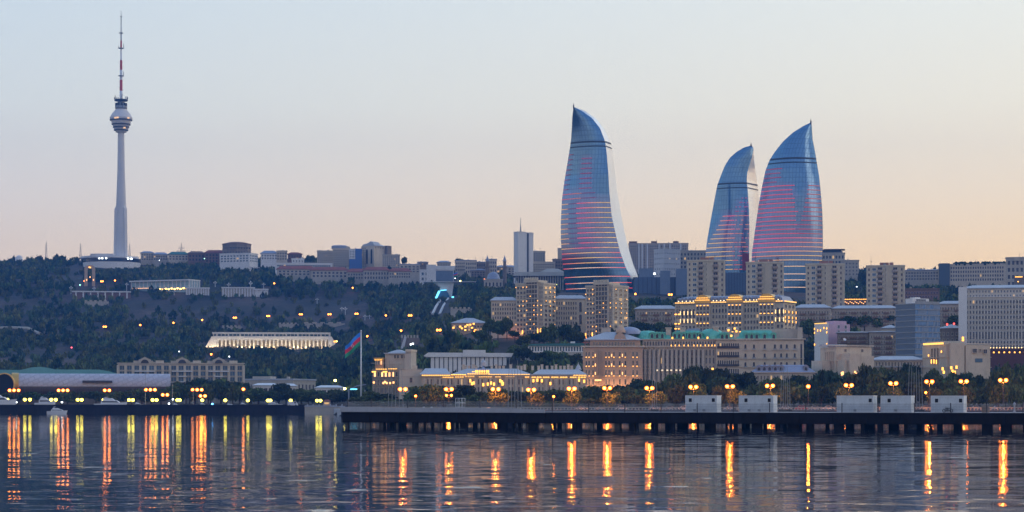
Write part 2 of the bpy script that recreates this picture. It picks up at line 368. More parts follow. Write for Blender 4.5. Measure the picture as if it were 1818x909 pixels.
sl = bpy.data.lights.new('sun', 'SUN'); so = bpy.data.objects.new('sun', sl); COL.objects.link(so)
sl.energy = .22; sl.angle = R(25); sl.color = (1, .78, .58)
so.rotation_euler = (R(90 - 16), 0, R(-SUN_AZ + 180 - 60)); so.location = (0, 0, 400)
# ------------------------------------------------------------------ terrain, water, haze
def sheet(name, x0, x1, y0, y1, nx, ny, zf, mat):
    xs = np.linspace(x0, x1, nx); ys = np.linspace(y0, y1, ny); gx, gy = np.meshgrid(xs, ys); z = zf(gx, gy)
    co_ = np.stack([gx, gy, z], -1).reshape(-1, 3); i = np.arange((nx-1)*(ny-1)); r, c = i//(nx-1), i % (nx-1); a = r*nx + c
    fc = np.stack([a, a+1, a+nx+1, a+nx], -1)
    return npmesh(name, co_, fc, mat, True)
def npmesh(name, co_, fc, mat, smooth=False):
    me = bpy.data.meshes.new(name); n, f = len(co_), len(fc); k = fc.shape[1]
    me.vertices.add(n); me.vertices.foreach_set('co', np.ascontiguousarray(co_, np.float32).ravel())
    me.loops.add(f*k); me.loops.foreach_set('vertex_index', np.ascontiguousarray(fc, np.int32).ravel())
    me.polygons.add(f); me.polygons.foreach_set('loop_start', np.arange(0, f*k, k, dtype=np.int32)); me.polygons.foreach_set('loop_total', np.full(f, k, np.int32))
    if smooth: me.polygons.foreach_set('use_smooth', np.ones(f, bool))
    me.update(calc_edges=True); me.validate(); me.materials.append(mat); return me
def shore(x):      # the shore's distance: marina on the left, city promenade on the right
    return np.interp(x, [-3000, -84, -52, 3000], [1152, 1152, 812, 812])
earth, ent, ep = nodes('hill_earth')
n1 = noise_of(ent, .012, 6); n2 = noise_of(ent, .11, 5)
r1 = ramp(ent, n1.outputs['Fac'], [(.36, (.03, .03, .016)), (.5, (.055, .042, .028)), (.6, (.10, .066, .046)), (.72, (.14, .10, .07))])
r2 = ramp(ent, n2.outputs['Fac'], [(.3, (.55, .55, .55)), (.7, (1.25, 1.2, 1.15))])
mm = ent.nodes.new('ShaderNodeMix'); mm.data_type = 'RGBA'; mm.blend_type = 'MULTIPLY'; mm.inputs['Factor'].default_value = 1
ent.links.new(r1.outputs['Color'], mm.inputs['A']); ent.links.new(r2.outputs['Color'], mm.inputs['B']); ent.links.new(mm.outputs['Result'], ep.inputs['Base Color']); ep.inputs['Roughness'].default_value = .95
def zland(x, y): return np.where(y > shore(x) + 2, gz(x, y), -3.)
tag(put('ground', sheet('ground', -1700, 1700, 806, 4600, 341, 500, zland, earth)), 'dark hillside ground rising from the shore to the skyline', 'ground', kind='structure')
wm, wn, wp = nodes('sea_water')
wp.inputs['Base Color'].default_value = (.010, .022, .045, 1); wp.inputs['IOR'].default_value = 1.33; wp.inputs['Roughness'].default_value = .035
g = wn.nodes.new('ShaderNodeNewGeometry')
def wave(scale, amp, detail, rough=.55, dist=0.):
    mp = wn.nodes.new('ShaderNodeMapping'); mp.inputs['Scale'].default_value = scale; wn.links.new(g.outputs['Position'], mp.inputs['Vector'])
    t = wn.nodes.new('ShaderNodeTexNoise'); t.inputs['Scale'].default_value = 1; t.inputs['Detail'].default_value = detail; t.inputs['Roughness'].default_value = rough; t.inputs['Distortion'].default_value = dist
    wn.links.new(mp.outputs[0], t.inputs['Vector'])
    s = wn.nodes.new('ShaderNodeVectorMath'); s.operation = 'SUBTRACT'; s.inputs[1].default_value = (.5, .5, .5); wn.links.new(t.outputs['Color'], s.inputs[0])
    k = wn.nodes.new('ShaderNodeVectorMath'); k.operation = 'MULTIPLY'; k.inputs[1].default_value = (amp, amp, 0); wn.links.new(s.outputs[0], k.inputs[0]); return k.outputs[0]
def vadd(a, b):
    s = wn.nodes.new('ShaderNodeVectorMath'); s.operation = 'ADD'; wn.links.new(a, s.inputs[0]); wn.links.new(b, s.inputs[1]); return s.outputs[0]
# calm swell, wind ripples, and patches where a breath of wind roughens the surface
w1 = wave((.16, .42, 1), .058, 3); w2 = wave((.55, 1.6, 1), .062, 3, .6); 
pt = wn.nodes.new('ShaderNodeTexNoise'); pt.inputs['Scale'].default_value = 1; pt.inputs['Detail'].default_value = 3
mp = wn.nodes.new('ShaderNodeMapping'); mp.inputs['Scale'].default_value = (.30, .26, 1); wn.links.new(g.outputs['Position'], mp.inputs['Vector']); wn.links.new(mp.outputs[0], pt.inputs['Vector'])
pr = wn.nodes.new('ShaderNodeMapRange'); pr.inputs['From Min'].default_value = .675; pr.inputs['From Max'].default_value = .72; wn.links.new(pt.outputs['Fac'], pr.inputs['Value'])
w3 = wave((1.2, 2.4, 1), .5, 2); wb_ = wn.nodes.new('ShaderNodeVectorMath'); wb_.operation = 'ADD'; wb_.inputs[1].default_value = (0, -.10, 0); wn.links.new(w3, wb_.inputs[0]); w3 = wb_.outputs[0]
pm = wn.nodes.new('ShaderNodeVectorMath'); pm.operation = 'SCALE'; wn.links.new(w3, pm.inputs[0]); wn.links.new(pr.outputs[0], pm.inputs['Scale'])
tot = vadd(vadd(w1, w2), pm.outputs[0]); up = wn.nodes.new('ShaderNodeVectorMath'); up.operation = 'ADD'; up.inputs[1].default_value = (0, 0, 1); wn.links.new(tot, up.inputs[0])
nn = wn.nodes.new('ShaderNodeVectorMath'); nn.operation = 'NORMALIZE'; wn.links.new(up.outputs[0], nn.inputs[0]); wn.links.new(nn.outputs[0], wp.inputs['Normal'])
b = MB(); b.quad((-1700, -60, 0), (1700, -60, 0), (1700, 1300, 0), (-1700, 1300, 0))
tag(b.build('water', wm), 'calm dark blue sea with fine ripples', 'sea', kind='structure')
hz = bpy.data.materials.new('haze'); hz.use_nodes = True; ht = hz.node_tree; ht.nodes.remove(ht.nodes['Principled BSDF'])
pv = ht.nodes.new('ShaderNodeVolumePrincipled'); pv.inputs['Color'].default_value = (.075, .31, .86, 1); pv.inputs['Density'].default_value = HAZE; pv.inputs['Anisotropy'].default_value = .0
ht.links.new(pv.outputs[0], ht.nodes['Material Output'].inputs['Volume'])
b = MB(); b.box(-1750, -80, -4.5, 1750, 4650, 520)
tag(b.build('haze', hz), 'thin blue evening haze over the bay and hills', 'haze', kind='stuff')
# promenades along the shore
b = MB(); b.box(-600, 1150, -3, -86, 1200, 4.0); 
tag(b.build('promenade_pavement', kerbm), 'paved marina promenade on the left shore', 'pavement', kind='structure')
b = MB(); b.prism([(-88, 1150), (-55, 806), (760, 806), (760, 862), (-40, 862), (-70, 1200), (-86, 1200)], -3, 2.45)
tag(b.build('promenade_walk', kerbm), 'paved seaside boulevard behind the pier', 'pavement', kind='structure')
# ------------------------------------------------------------------ the three curved glass towers
glassface = grid('tower_glass', (.165, .295, .435), (.19, .335, .48), 3.0, 4.4, (.10, .18, .28), .8, .15, 0., .22, tilt=.05)
edgeface = grid('tower_edge_panels', (.90, .93, .93), (.93, .95, .94), 4., 8., (.74, .78, .80), .35, .3, 0., .06)
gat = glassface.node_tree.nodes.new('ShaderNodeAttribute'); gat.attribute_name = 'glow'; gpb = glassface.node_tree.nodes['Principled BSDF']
glassface.node_tree.links.new(gat.outputs['Color'], gpb.inputs['Emission Color']); gpb.inputs['Emission Strength'].default_value = .085; glassface.cycles.emission_sampling = 'NONE'      # LED spill between the strings, painted into the glass as emission
ledm, lnt, lp = nodes('led_strip'); at = lnt.nodes.new('ShaderNodeAttribute'); at.attribute_name = 'glow'
lnt.links.new(at.outputs['Color'], lp.inputs['Emission Color']); lp.inputs['Emission Strength'].default_value = 1.4; lp.inputs['Base Color'].default_value = (.05, .05, .06, 1)
ledm.cycles.emission_sampling = 'NONE'
def interp(tab, y): return float(np.interp(y, [t[1] for t in tab], [t[0] for t in tab]))
def tower(label, Lc, Ec, Rc, ytop, ybase, d, dL, dR, bulge, bands, rows, colour, back=26):
    cx = X(interp(Lc, ybase), d)/2 + X(interp(Ec, ybase), d)/2
    z0 = float(gz(cx, d + 10)) - 1.; rt = root('curved_glass_tower', label, 'skyscraper', (cx, d, z0), 0, 'curved glass towers on the ridge')
    REG.append((min(t[0] for t in Lc), max(t[0] for t in Rc), ytop, ybase, d - 25, cx - 35, d - 20, 0, 90, 80))
    NY, NS = 90, 24
    ys = [ytop + (ybase - ytop)*(k/NY)**1.25 for k in range(NY + 1)]
    def P(px, y, dd, yref=None): return (X(px, dd) - cx, dd - d, Z(y, d) - z0)
    def front(s_, y, out=0.):
        a, e = interp(Lc, y), interp(Ec, y); wm_ = (e - a)*d/F
        k = min(1, (y - ytop)/120.) ; px = a + (e - a)*s_
        dd = d - 9*(1 - ((y - ybase + 105)/230.)**2)*k + dL*k*(1 - s_) - bulge*min(1, wm_/55.)*4*s_*(1 - s_) - out
        return P(px, y, dd)
    def ring(y):
        e, r_ = interp(Ec, y), interp(Rc, y); k = min(1, (y - ytop)/120.)
        return [P(e + (r_ - e)*t, y, d - 9*(1 - ((y - ybase + 105)/230.)**2)*k*(1 - t) + (dR*t + 0)*k*min(1, .25 + (r_ - e)/14.)) for t in (0, .25, .5, .75, 1)]
    def skin(rows_, name, mat, u_scale=True):
        b = MB(); uv = []
        n = len(rows_[0])
        for rr in rows_: b.v += rr
        us = []
        for rr in rows_:
            mid = n//2; acc = [0.]
            for i in range(1, n): acc.append(acc[-1] + (Vector(rr[i]) - Vector(rr[i-1])).length)
            us += [(t - acc[mid] + 500, p[2] + 10) for t, p in zip(acc, rr)]
        for k in range(len(rows_) - 1):
            for i in range(n - 1): b.f.append((k*n + i, (k+1)*n + i, (k+1)*n + i + 1, k*n + i + 1)); b.m.append(0)
        me = b.mesh(name, mat, True); ul = me.uv_layers.new(name='UVMap')
        for lpz in me.loops: ul.data[lpz.index].uv = us[lpz.vertex_index]
        return put(name, me, rt)
    fr = [[front(i/NS, y) for i in range(NS + 1)] for y in ys]
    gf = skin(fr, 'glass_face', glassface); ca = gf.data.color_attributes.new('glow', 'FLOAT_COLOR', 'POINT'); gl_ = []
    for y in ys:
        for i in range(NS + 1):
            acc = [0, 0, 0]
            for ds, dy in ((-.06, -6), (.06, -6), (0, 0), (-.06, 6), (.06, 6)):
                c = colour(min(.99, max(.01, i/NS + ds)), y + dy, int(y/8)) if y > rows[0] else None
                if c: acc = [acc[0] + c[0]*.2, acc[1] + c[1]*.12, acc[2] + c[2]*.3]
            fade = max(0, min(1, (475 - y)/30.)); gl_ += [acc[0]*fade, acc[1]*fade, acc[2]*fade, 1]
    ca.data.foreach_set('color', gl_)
    rg = [ring(y) for y in ys]
    if max(abs(interp(Rc, y) - interp(Ec, y)) for y in ys) > 1.5: skin(rg, 'edge_face', edgeface)
    bk = []
    for y, q, g_ in zip(ys, fr, rg):
        a, b_ = Vector(g_[-1]), Vector(q[0]); w_ = min(1., (a - b_).length/60)
        bk.append([tuple(a.lerp(b_, t) + Vector((0, back*w_*4*t*(1 - t), 0))) for t in [i/10 for i in range(11)]])
    skin(bk, 'rear_face', glassface)
    for y0, hh in bands:                      # dark plant-floor bands, recessed louvres standing 0.3 m proud
        b = MB(); n = NS + 1
        for yy in (y0, y0 + hh): b.v += [front(i/NS, yy, .35) for i in range(n)]
        for i in range(n - 1): b.f.append((i, n + i, n + i + 1, i + 1)); b.m.append(0)
        b.build('louvre_band', darkm2, rt)
        if interp(Rc, y0) - interp(Ec, y0) > 2:
            b = MB()
            for yy in (y0, y0 + hh): b.v += [(p[0] + .3, p[1] - .3, p[2]) for p in ring(yy)]
            for i in range(4): b.f.append((i, 5 + i, 6 + i, i + 1)); b.m.append(0)
            b.build('louvre_band', darkm2, rt)
    for j, y in enumerate(rows):              # the strings of LEDs at the floor edges
        a, e = interp(Lc, y), interp(Ec, y); n = int((e - a)/1.45); run = []; hh = 1.2
        for i in range(n + 1):
            s0, s1 = (i + .14)/n, (i + .74)/n; c = colour((s0 + s1)/2, y, j) if i < n else None
            if c is not None: run.append((s0, s1, c)); continue
            if len(run) > 1:
                b = MB(); cols = []; m_ = len(run)
                xs = []
                for s0, s1, c in run: xs += [s0, s1]
                b.v = [front(x, y + hh, .5) for x in xs] + [front(x, y, .5) for x in xs]; w_ = len(xs)
                for i_ in range(w_ - 1):
                    c = run[i_//2][2]; c = c if i_ % 2 == 0 else tuple(v*.22 for v in c)
                    b.f.append((i_, i_ + 1, w_ + i_ + 1, w_ + i_)); b.m.append(0); cols += [c]*4
                me = b.mesh('led_strip', ledm); ca = me.color_attributes.new('glow', 'FLOAT_COLOR', 'CORNER')
                ca.data.foreach_set('color', [x for c in cols for x in (*c, 1)]); put('led_strip', me, rt)
            run = []
    tip = front(.5, ytop); b = MB(); b.box(tip[0] - .6, tip[1] - .6, tip[2] - 2, tip[0] + .6, tip[1] + .6, tip[2] + 1.6); b.tube((tip[0], tip[1], tip[2] + 1.4), (tip[0], tip[1], tip[2] + 3.2), .25)
    b.build('roof_light', darkm2, rt)
    return rt
darkm2 = surf('louvre_metal', (.035, .045, .065), .5, .2, .4)
PK, YL, RD, PU, WH = (1, .09, .16), (1, .58, .17), (1, .07, .07), (.35, .06, .40), (1, .64, .42)
def cmix(a, b_, t, k=1.): return tuple((x*(1 - t) + y*t)*k for x, y in zip(a, b_))
def hsh(a, b_): return math.sin(a*12.9898 + b_*78.233)*43758.5453 % 1
def col_left(s, y, j):
    if y < 335:
        if s < .13 and y > 268: return cmix(RD, PU, .4, .5*(1 - s/.16))
        if .34 < s < .62 and y > 272: return cmix(PK, PU, .35, .30 + .2*hsh(s*9, j))
        return None
    if y < 352:
        if s < .4: return cmix(PK, YL, s, .6)
        return cmix(PK, PU, .6, .30) if s < .7 else None
    if .14 < s < .30 and y < 440: return cmix(PU, PK, .3, .28)
    if y > 470: return cmix(WH, RD, max(0, (s - .45)*1.8), 1.) if s > .2 else cmix(RD, WH, s*4, .9)
    if y > 446:
        return cmix(RD, YL, min(1, s*2.4), .95) if s < .55 else cmix(YL, RD, (s - .55)*2.0, .95)
    c = cmix(PK, YL, max(0, min(1, (s - .42)*2.2)), .95); c = c if s > .3 else cmix(YL, PK, s*3, .8)
    return tuple(x*(.75 + .4*hsh(int(s*11), j)) for x in c)
Lc = [(1018.2,189.8),(1016.2,205),(1015.4,221.5),(1013.5,249),(1008.3,281),(1001.6,320.5),(997.6,352),(995.6,392),(995.6,423.5),(997.6,455),(1001.6,487),(1004.4,508),(1006,530)]
Ec = [(1018.4,189.8),(1033,197),(1051,209.6),(1065,227.4),(1072,245),(1074.9,255),(1077.6,277),(1080,308.6),(1082,344),(1086,384),(1092.7,415.5),(1100.6,447),(1110.5,475),(1120,493),(1126,530)]
Rc = [(1018.8,189.8),(1039,197.2),(1059,211),(1074.9,231),(1082.8,247),(1086,259),(1088.7,277),(1092.7,308.6),(1097.4,344),(1103.4,380),(1109.7,411.6),(1116.4,439),(1124.4,467),(1133,488),(1134,530)]
tower('tallest curved glass tower, its point leaning left, with a broad white right edge', Lc, Ec, Rc, 189.8, 528, 2150, 24, 30, 11,
      [(250.5,3),(259,2)], [272 + 8.85*k for k in range(24)] + [491, 502, 511.5], col_left)
def col_right(s, y, j):
    if y < 330: return cmix(RD, PU, .3, .45) if s < .34 - .1*hsh(j, 3) and y > 296 else None
    if y < 420:
        g_ = .58 + (y - 330)/90*.1
        if s < g_ - .08*hsh(j, 1): return cmix(PK, RD, hsh(s*20, j), .75)
        if s > .80 - (y - 330)/90*.18: return cmix(RD, YL, (s - .75)*1.5, .5)
        return None if y < 395 else cmix(PU, PK, .4, .4)
    if y < 470: t = max(0, min(1, (y - 425)/40. + (s - .5)*.9)); return cmix(PK, YL, t, .9)
    return WH if y > 485 else cmix(YL, WH, (y - 460)/25., .95)
Lr = [(1439.3,217.4),(1426,223.6),(1407.9,234.5),(1389.7,250.8),(1375.2,269),(1366,283.5),(1358.9,301.6),(1353.4,327),(1348,356),(1343,389),(1339,418),(1334.6,450.5),(1334,480),(1335,535)]
Er = [(1439.8,217.4),(1440.8,223),(1442.3,247),(1446.7,269),(1449.6,287),(1454,312.5),(1457.2,345),(1459.4,374),(1460.5,407),(1460.5,439.6),(1459.4,465),(1456,500),(1452,535)]
tower('broadest curved glass tower, its point leaning right, red light rows fading to yellow', Lr, Er, [(x + .4, y) for x, y in Er], 217.4, 535, 2120, 16, 14, 15,
      [(281,3),(289,2)], [300 + 7.75*k for k in range(22)] + [474, 487.5, 498, 511, 523], col_right)
def col_mid(s, y, j):
    if y < 350: return None
    if y < 378: return cmix(PK, PU, .4, .5) if s > .62 and hsh(s*30, j) > .35 else None
    t = max(0, (y - 385)/70.)
    if s > .62: return cmix(PK, YL, .6*hsh(s*40, j*3), .6) if hsh(s*37, j) > .25 else None
    if s < .3 - t*.4: return None
    return cmix(YL, PK, max(0, min(1, s*1.5 - t*.9 + .2)), .85)
Lm = [(1331.6,258.8),(1320.7,261.7),(1308,269),(1295.3,279.9),(1286.3,294.4),(1279,312.5),(1273.6,327),(1269.2,348.8),(1264.5,374),(1259.8,399.6),(1255.4,425),(1252.5,450.5),(1251,500),(1251,540)]
Em = [(1335,258.8),(1337.8,263.5),(1336,276),(1331.6,290.7),(1327.3,305),(1325.8,319.8),(1328,345),(1329.8,374),(1330.5,403),(1330.2,432),(1329.5,450),(1330,500),(1330,540)]
Rm = [(1335.4,258.8),(1338.2,263.5),(1338.6,283.5),(1341.8,305),(1344.3,323.4),(1347,345),(1350,400),(1353,450),(1356,540)]
tower('smallest curved glass tower, standing behind the right tower and showing a white sliver', Lm, Em, Rm, 258.8, 540, 2260, 20, 34, 10,
      [(324.5,2.6),(333,1.8)], [352 + 7.9*k for k in range(17)], col_mid)
# ------------------------------------------------------------------ television tower
d = 2850.; k = d/F; cx = X(215, d); zt0 = Z(474, d)
tv = root('television_tower', 'very tall pale television tower with red and white mast on the hilltop', 'tower', (cx, d, zt0))
REG.append((140, 246, 15, 478, d - 60, cx - 60, d - 60, 0, 110, 100))
def tz(y): return Z(y, d) - zt0
def lat(name, prof, mat, n=28, smooth=True): b = MB(); b.lathe([(r*k, tz(y)) for r, y in prof], n); return b.build(name, mat, tv, smooth)
lat('shaft', [(11.3,474),(10.8,455),(10.,420),(9.,370),(7.6,330),(6.6,300),(6.,260),(5.7,234)], concr)
for a in (205, 325, 85):
    b = MB(); b.prism_xz([(8.2*k, tz(372)), (8.7*k, tz(366)), (11.3*k, tz(371)), (13.2*k, tz(474)), (10.5*k, tz(474))], -2.2, 2.2)
    b.build('buttress', concr, tv, rz=R(a))
pod = lat('observation_pod', [(5.7,236),(9.8,235),(9.9,231.5),(12.6,230),(12.8,226.5),(14.2,225.5),(14.6,221.5),(16.6,220.5),(17.,216),(17.1,213.6),(19.8,212.6),(20.,208.4),(18.4,206.5),(16.5,202.5),(12.5,198),(9.3,193.5)], concr)
for y, r in ((231.2,12.2),(226.,14.),(221.,16.2),(213.2,19.4)):
    b = MB(); b.lathe([(r*k - .35, tz(y + .9)), (r*k + .45, tz(y + .9)), (r*k + .45, tz(y - .9)), (r*k - .35, tz(y - .9))], 28); b.build('window_band', darkm2, pod)
for a, y, r in ((250, 211.5, 20.2), (262, 211, 20.2), (305, 228, 13.9), (318, 211, 20.1)):
    b = MB(); b.box(-1.2, -.6, -.8, 1.2, .6, .8); b.build('pod_lamp', lamp('pod_lamp_glow_%d' % a, (1, .6, .3), 1.4), pod, loc=(r*k*math.cos(R(a)), r*k*math.sin(R(a)), tz(y)), rz=R(a + 90))
lat('equipment_platform', [(4,194),(10.5,193.6),(10.8,188.5),(8,187.5),(8.2,183),(6,181.8),(6.2,180)], greym)
lat('antenna_gallery', [(3,180),(11.5,179.6),(12.2,177),(11.4,176.4),(3,176.2)], darkm)
b = MB()
for i in range(10):
    a = 2*math.pi*i/10; hh = (4, 7, 3, 9, 5)[i % 5]; b.tube((11.4*k*math.cos(a), 11.4*k*math.sin(a), tz(177)), (11.8*k*math.cos(a), 11.8*k*math.sin(a), tz(177 - hh)), .45)
    b.box(9.2*k*math.cos(a) - .9, 9.2*k*math.sin(a) - .9, tz(192), 9.2*k*math.cos(a) + .9, 9.2*k*math.sin(a) + .9, tz(183))
b.build('dish_antenna', darkm, tv)
for y0, y1, r, mt in ((177,161,2.7,whitem),(161,142,2.7,redm),(142,124,2.4,whitem),(124,106,2.2,whitem),(106,97,1.5,whitem),(97,85,1.4,whitem),(85,59,1.2,greym),(59,44,.9,greym),(44,28,.7,darkm),(28,19,.35,darkm)):
    lat('mast_section', [(r,y0),(r*.96,y1),(.05,y1 - .02)], mt, 12)
lat('mast_section', [(2.25,124),(2.2,107)], redm, 12); lat('mast_section', [(1.6,84.5),(1.5,72)], redm, 12)
for y, r in ((134.5,5.2),(85.5,5.2),(58.5,4.),(29.5,1.9)): lat('mast_platform', [(.5,y + .8),(r,y + .7),(r,y - .5),(.5,y - .7)], greym, 14)
b = MB(); b.tube((4.4*k, 0, tz(134)), (4.4*k, 0, tz(127)), .4); b.tube((4.4*k, 0, tz(85)), (4.4*k, 0, tz(78)), .4); b.tube((-4.4*k, 0, tz(85.5)), (-4.4*k, 0, tz(82)), .4); b.build('whip_antenna', greym, tv)
ox = X(192, d) - cx
def lat2(name, prof, mat, x=ox, n=56): b = MB(); b.lathe([(r*k, tz(y)) for r, y in prof], n, 0, x, 10); return b.build(name, mat, tv)
lat2('base_hall', [(49.6,492),(50.3,473.5),(50.8,466.2),(.05,466)], plast, X(196, d) - cx)
lat2('base_glazing', [(49,466.2),(49,459.6)], glass, X(196, d) - cx)
lat2('base_roof', [(49.5,460),(52,459),(51.4,455.6),(36,454.2),(.05,453.6)], concr)
b = MB(); b.box(X(166, d) - cx, -22, tz(456), X(206, d) - cx, 12, tz(452.3)); b.build('roof_plant', concr, tv)
for px in (182, 187.5, 194.5, 231, 236):
    b = MB(); b.box(-.9, -.5, -.9, .9, .5, .9); b.build('hall_lamp', WHITEL, tv, loc=(X(px, d) - cx, -49.6*k*math.sqrt(max(.05, 1 - ((px - 196)/50.)**2)) + 9.6, tz(460.5)))
# ================================================================== buildings near the promenade, right half
GT = (glass, trim); GW = (glass, whitem); GS = (glass, stoneG)
# corner building lit in peach
s = B('corner_hotel', 'peach stone corner building with pale hip roof and lamps under its windows', 1035, 1141, 617, 700, 1000, 22, wall=stoneP)
b = MB(); b.box(3, 1.2, s.zt, s.w - 1, s.dep - 1, s.fz(604)); s.part('attic', b, stoneP); s.zt = s.fz(604)
s.hip(14, roofm, 9, -0.4, iny=8); s.zt = s.fz(617)
s.band(616, 2.2, .8); s.band(668, .9, .4)
for r, (y0, y1) in enumerate(((624, 634), (640, 650), (656, 667), (672, 684))):
    for c, px in enumerate((1041, 1046, 1053, 1076, 1081.5, 1090, 1100, 1110, 1124, 1131)):
        me = win_mesh(2.2*s.m if px not in (1100, 1110) else 3.*s.m, (y1 - y0)*.8*s.m, GT, 'arch' if r == 1 else 'rect'); put('window', me, s.root, s.at('F', s.fx(px - 1.1), s.fz(y1 - 1.2)))
        if r < 3: s.lamps([(px, y1 + .4)], WARM, 1.9*s.m, .42, 'sill_lamp')
s.lamps([(x, y) for y in (631, 648, 663) for x in (1057, 1067, 1086, 1105)], PEACHL, .4, 1.5)
s.wins(1, 14, s.fz(616), s.fz(606), u0=4, u1=s.w - 3, ww=.4, wh=.7, name='attic_window')
b = MB(); 
for i in range(4): b.box(s.fx(1060) + i*.72, -.9, -10, s.fx(1060) + i*.72 + .45, -.003, s.fz(622))
s.part('pilaster_group', b, stoneP); s.lamps([(1062, 675), (1058, 675), (1066, 675)], PEACHL, 1., .8, 'ground_uplight', out=2.2)
PFLOOD = lamp('peach_flood_glow', (1, .50, .22), 60.); CFLOOD = lamp('cream_flood_glow', (1, .76, .42), 80.)
s.floods([(1038 + 8*i, 696) for i in range(13)], PFLOOD, 1.4, .8, 5.)
b = MB(); b.prism_xz([(s.fx(1090), s.fz(604)), (s.fx(1112), s.fz(604)), (s.fx(1110), s.fz(596)), (s.fx(1101), s.fz(588)), (s.fx(1092), s.fz(596))], .6, 4); s.part('gable', b, stoneP)
b = MB(); b.lathe([(2.2,0),(2.1,1),(1.2,2.4),(.1,3)], 12); o = s.part('cupola', b, stoneP); o.location = (s.fx(1102), 6, s.fz(590))
b = MB(); b.lathe([(5.2*math.cos(t), 3.2*math.sin(t)) for t in [math.pi/2*i/6 for i in range(7)]], 18); o = s.part('glass_dome', b, roofb, True); o.location = (s.fx(1118), 11, s.fz(592))
for px in (1072, 1080): b = MB(); b.box(-1, -1, 0, 1, 1, 2.6); o = s.part('chimney', b, stoneG); o.location = (s.fx(px), 10, s.fz(592))
s.done()
def dormer(mats=(copper, glass)):
    b = MB(); b.box(-1., 0, 0, 1., 2.2, 2.2, 0); b.quad((-.55, -.03, .2), (.55, -.03, .2), (.55, -.03, 1.6), (0, -.03, 2.0), (-.55, -.03, 1.6), m=1); b.prism_xz([(-1.3, 2.2), (1.3, 2.2), (0, 3.)], -.25, 2.6, 0); return b.mesh('dormer', mats)
dm = dormer()
# hotel under green mansard roofs, middle wing
s = B('mansard_hotel', 'grey stone hotel wing of tall narrow bays under green copper mansard roofs', 1141, 1271, 603, 700, 1004, 20, wall=stoneG)
s.band(616.5, 1.6, 1.); s.band(603, 1.2, .6); s.band(655, .9, .5)
b = MB(); b.frus(.2, s.w*.40, .3, s.dep, s.zt + 1.3*s.m, s.fz(589), 2., 3.); b.frus(s.w*.40 + .1, s.w - 5, .5, s.dep, s.zt + 1.3*s.m, s.fz(586.5), 2., 3.); s.part('mansard_roof', b, copper)
b = MB(); b.lathe([(5.4*(math.cos(t)**.6), 4.4*math.sin(t)) for t in [math.pi/2*i/8*.98 for i in range(9)]], 20); o = s.part('corner_dome', b, copper, True); o.location = (s.fx(1264), 5.6, s.zt + .3)
b = MB(); b.lathe([(5.0*(math.cos(t)**.6), 3.7*math.sin(t)) for t in [math.pi/2*i/8*.98 for i in range(9)]], 20); o = s.part('corner_dome', b, copper, True); o.location = (s.fx(1149), 5.8, s.zt + .3)
for px, y in ((1158,602.5),(1167,602.5),(1176,602.5),(1198,602),(1206,602),(1214,602),(1224,601.5),(1233,601.5),(1243,601.5)):
    put('dormer', dm, s.root, (s.fx(px), .25, s.zt + .5))
for px, y0, c in ((1187, 583, stone), (1212, 583, stone), (1271, 582, stone)):
    b = MB(); b.box(-1.1, 2, s.zt, 1.1, 6, s.fz(y0)); b.box(-1.4, 1.7, s.fz(y0), 1.4, 6.3, s.fz(y0) + .5); o = s.part('chimney', b, c); o.location = (s.fx(px), 0, 0)
b = MB(); b.box(s.fx(1218), 9, s.zt, s.fx(1246), 17, s.fz(586)); b.prism_xz([(s.fx(1216), s.fz(586)), (s.fx(1248), s.fz(586)), (s.fx(1240), s.fz(582)), (s.fx(1224), s.fz(582))], 8.5, 17.5); s.part('skylight_hall', b, roofb)
for i, px in enumerate(np.linspace(1146, 1248, 14)):
    b = MB(); b.box(-.5*s.m*4.2, -1.6, -10, .5*s.m*4.2, -.004, s.fz(622)); b.lathe([(.05, s.fz(622)), (.5*s.m*4.2, s.fz(622) + .01), (.05, s.fz(622) + 1.)], 8); o = s.part('bay', b, stoneG); o.location = (s.fx(px), 0, 0)
s.wins(5, 28, s.fz(690), s.fz(619), u0=s.fx(1142), u1=s.fx(1250), ww=.5, wh=.72, mats=GS)
s.wins(1, 26, s.fz(615), s.fz(604.5), u0=s.fx(1143), u1=s.fx(1270), ww=.45, wh=.7, mats=GS, style='arch', name='attic_window')
s.wins(5, 3, s.fz(690), s.fz(619), u0=s.fx(1251), u1=s.fx(1270), ww=.4, wh=.72, mats=GS)
s.lamps([(x, 613.5) for x in (1192, 1199, 1206, 1214.5, 1222, 1232, 1238, 1244, 1252, 1258, 1264, 1269)], WARM, 2.6*s.m*.6, .8, 'balcony_lamp', out=1.2)
s.lamps([(x, 600) for x in (1194, 1213, 1240, 1256)], WARM, .7, 1., 'roof_floodlight', out=.6)
s.lamps([(x, 657.5) for x in (1167, 1176, 1185, 1192, 1201, 1208)], lamp('soft_bay_light', (1, .8, .55), 1.2), .9, .7, 'bay_lamp', out=2.)
s.lamps([(1243, 660), (1245, 673), (1261, 673), (1265, 655)], WARM, 1., .9, 'entrance_lamp', out=1.)
s.done()
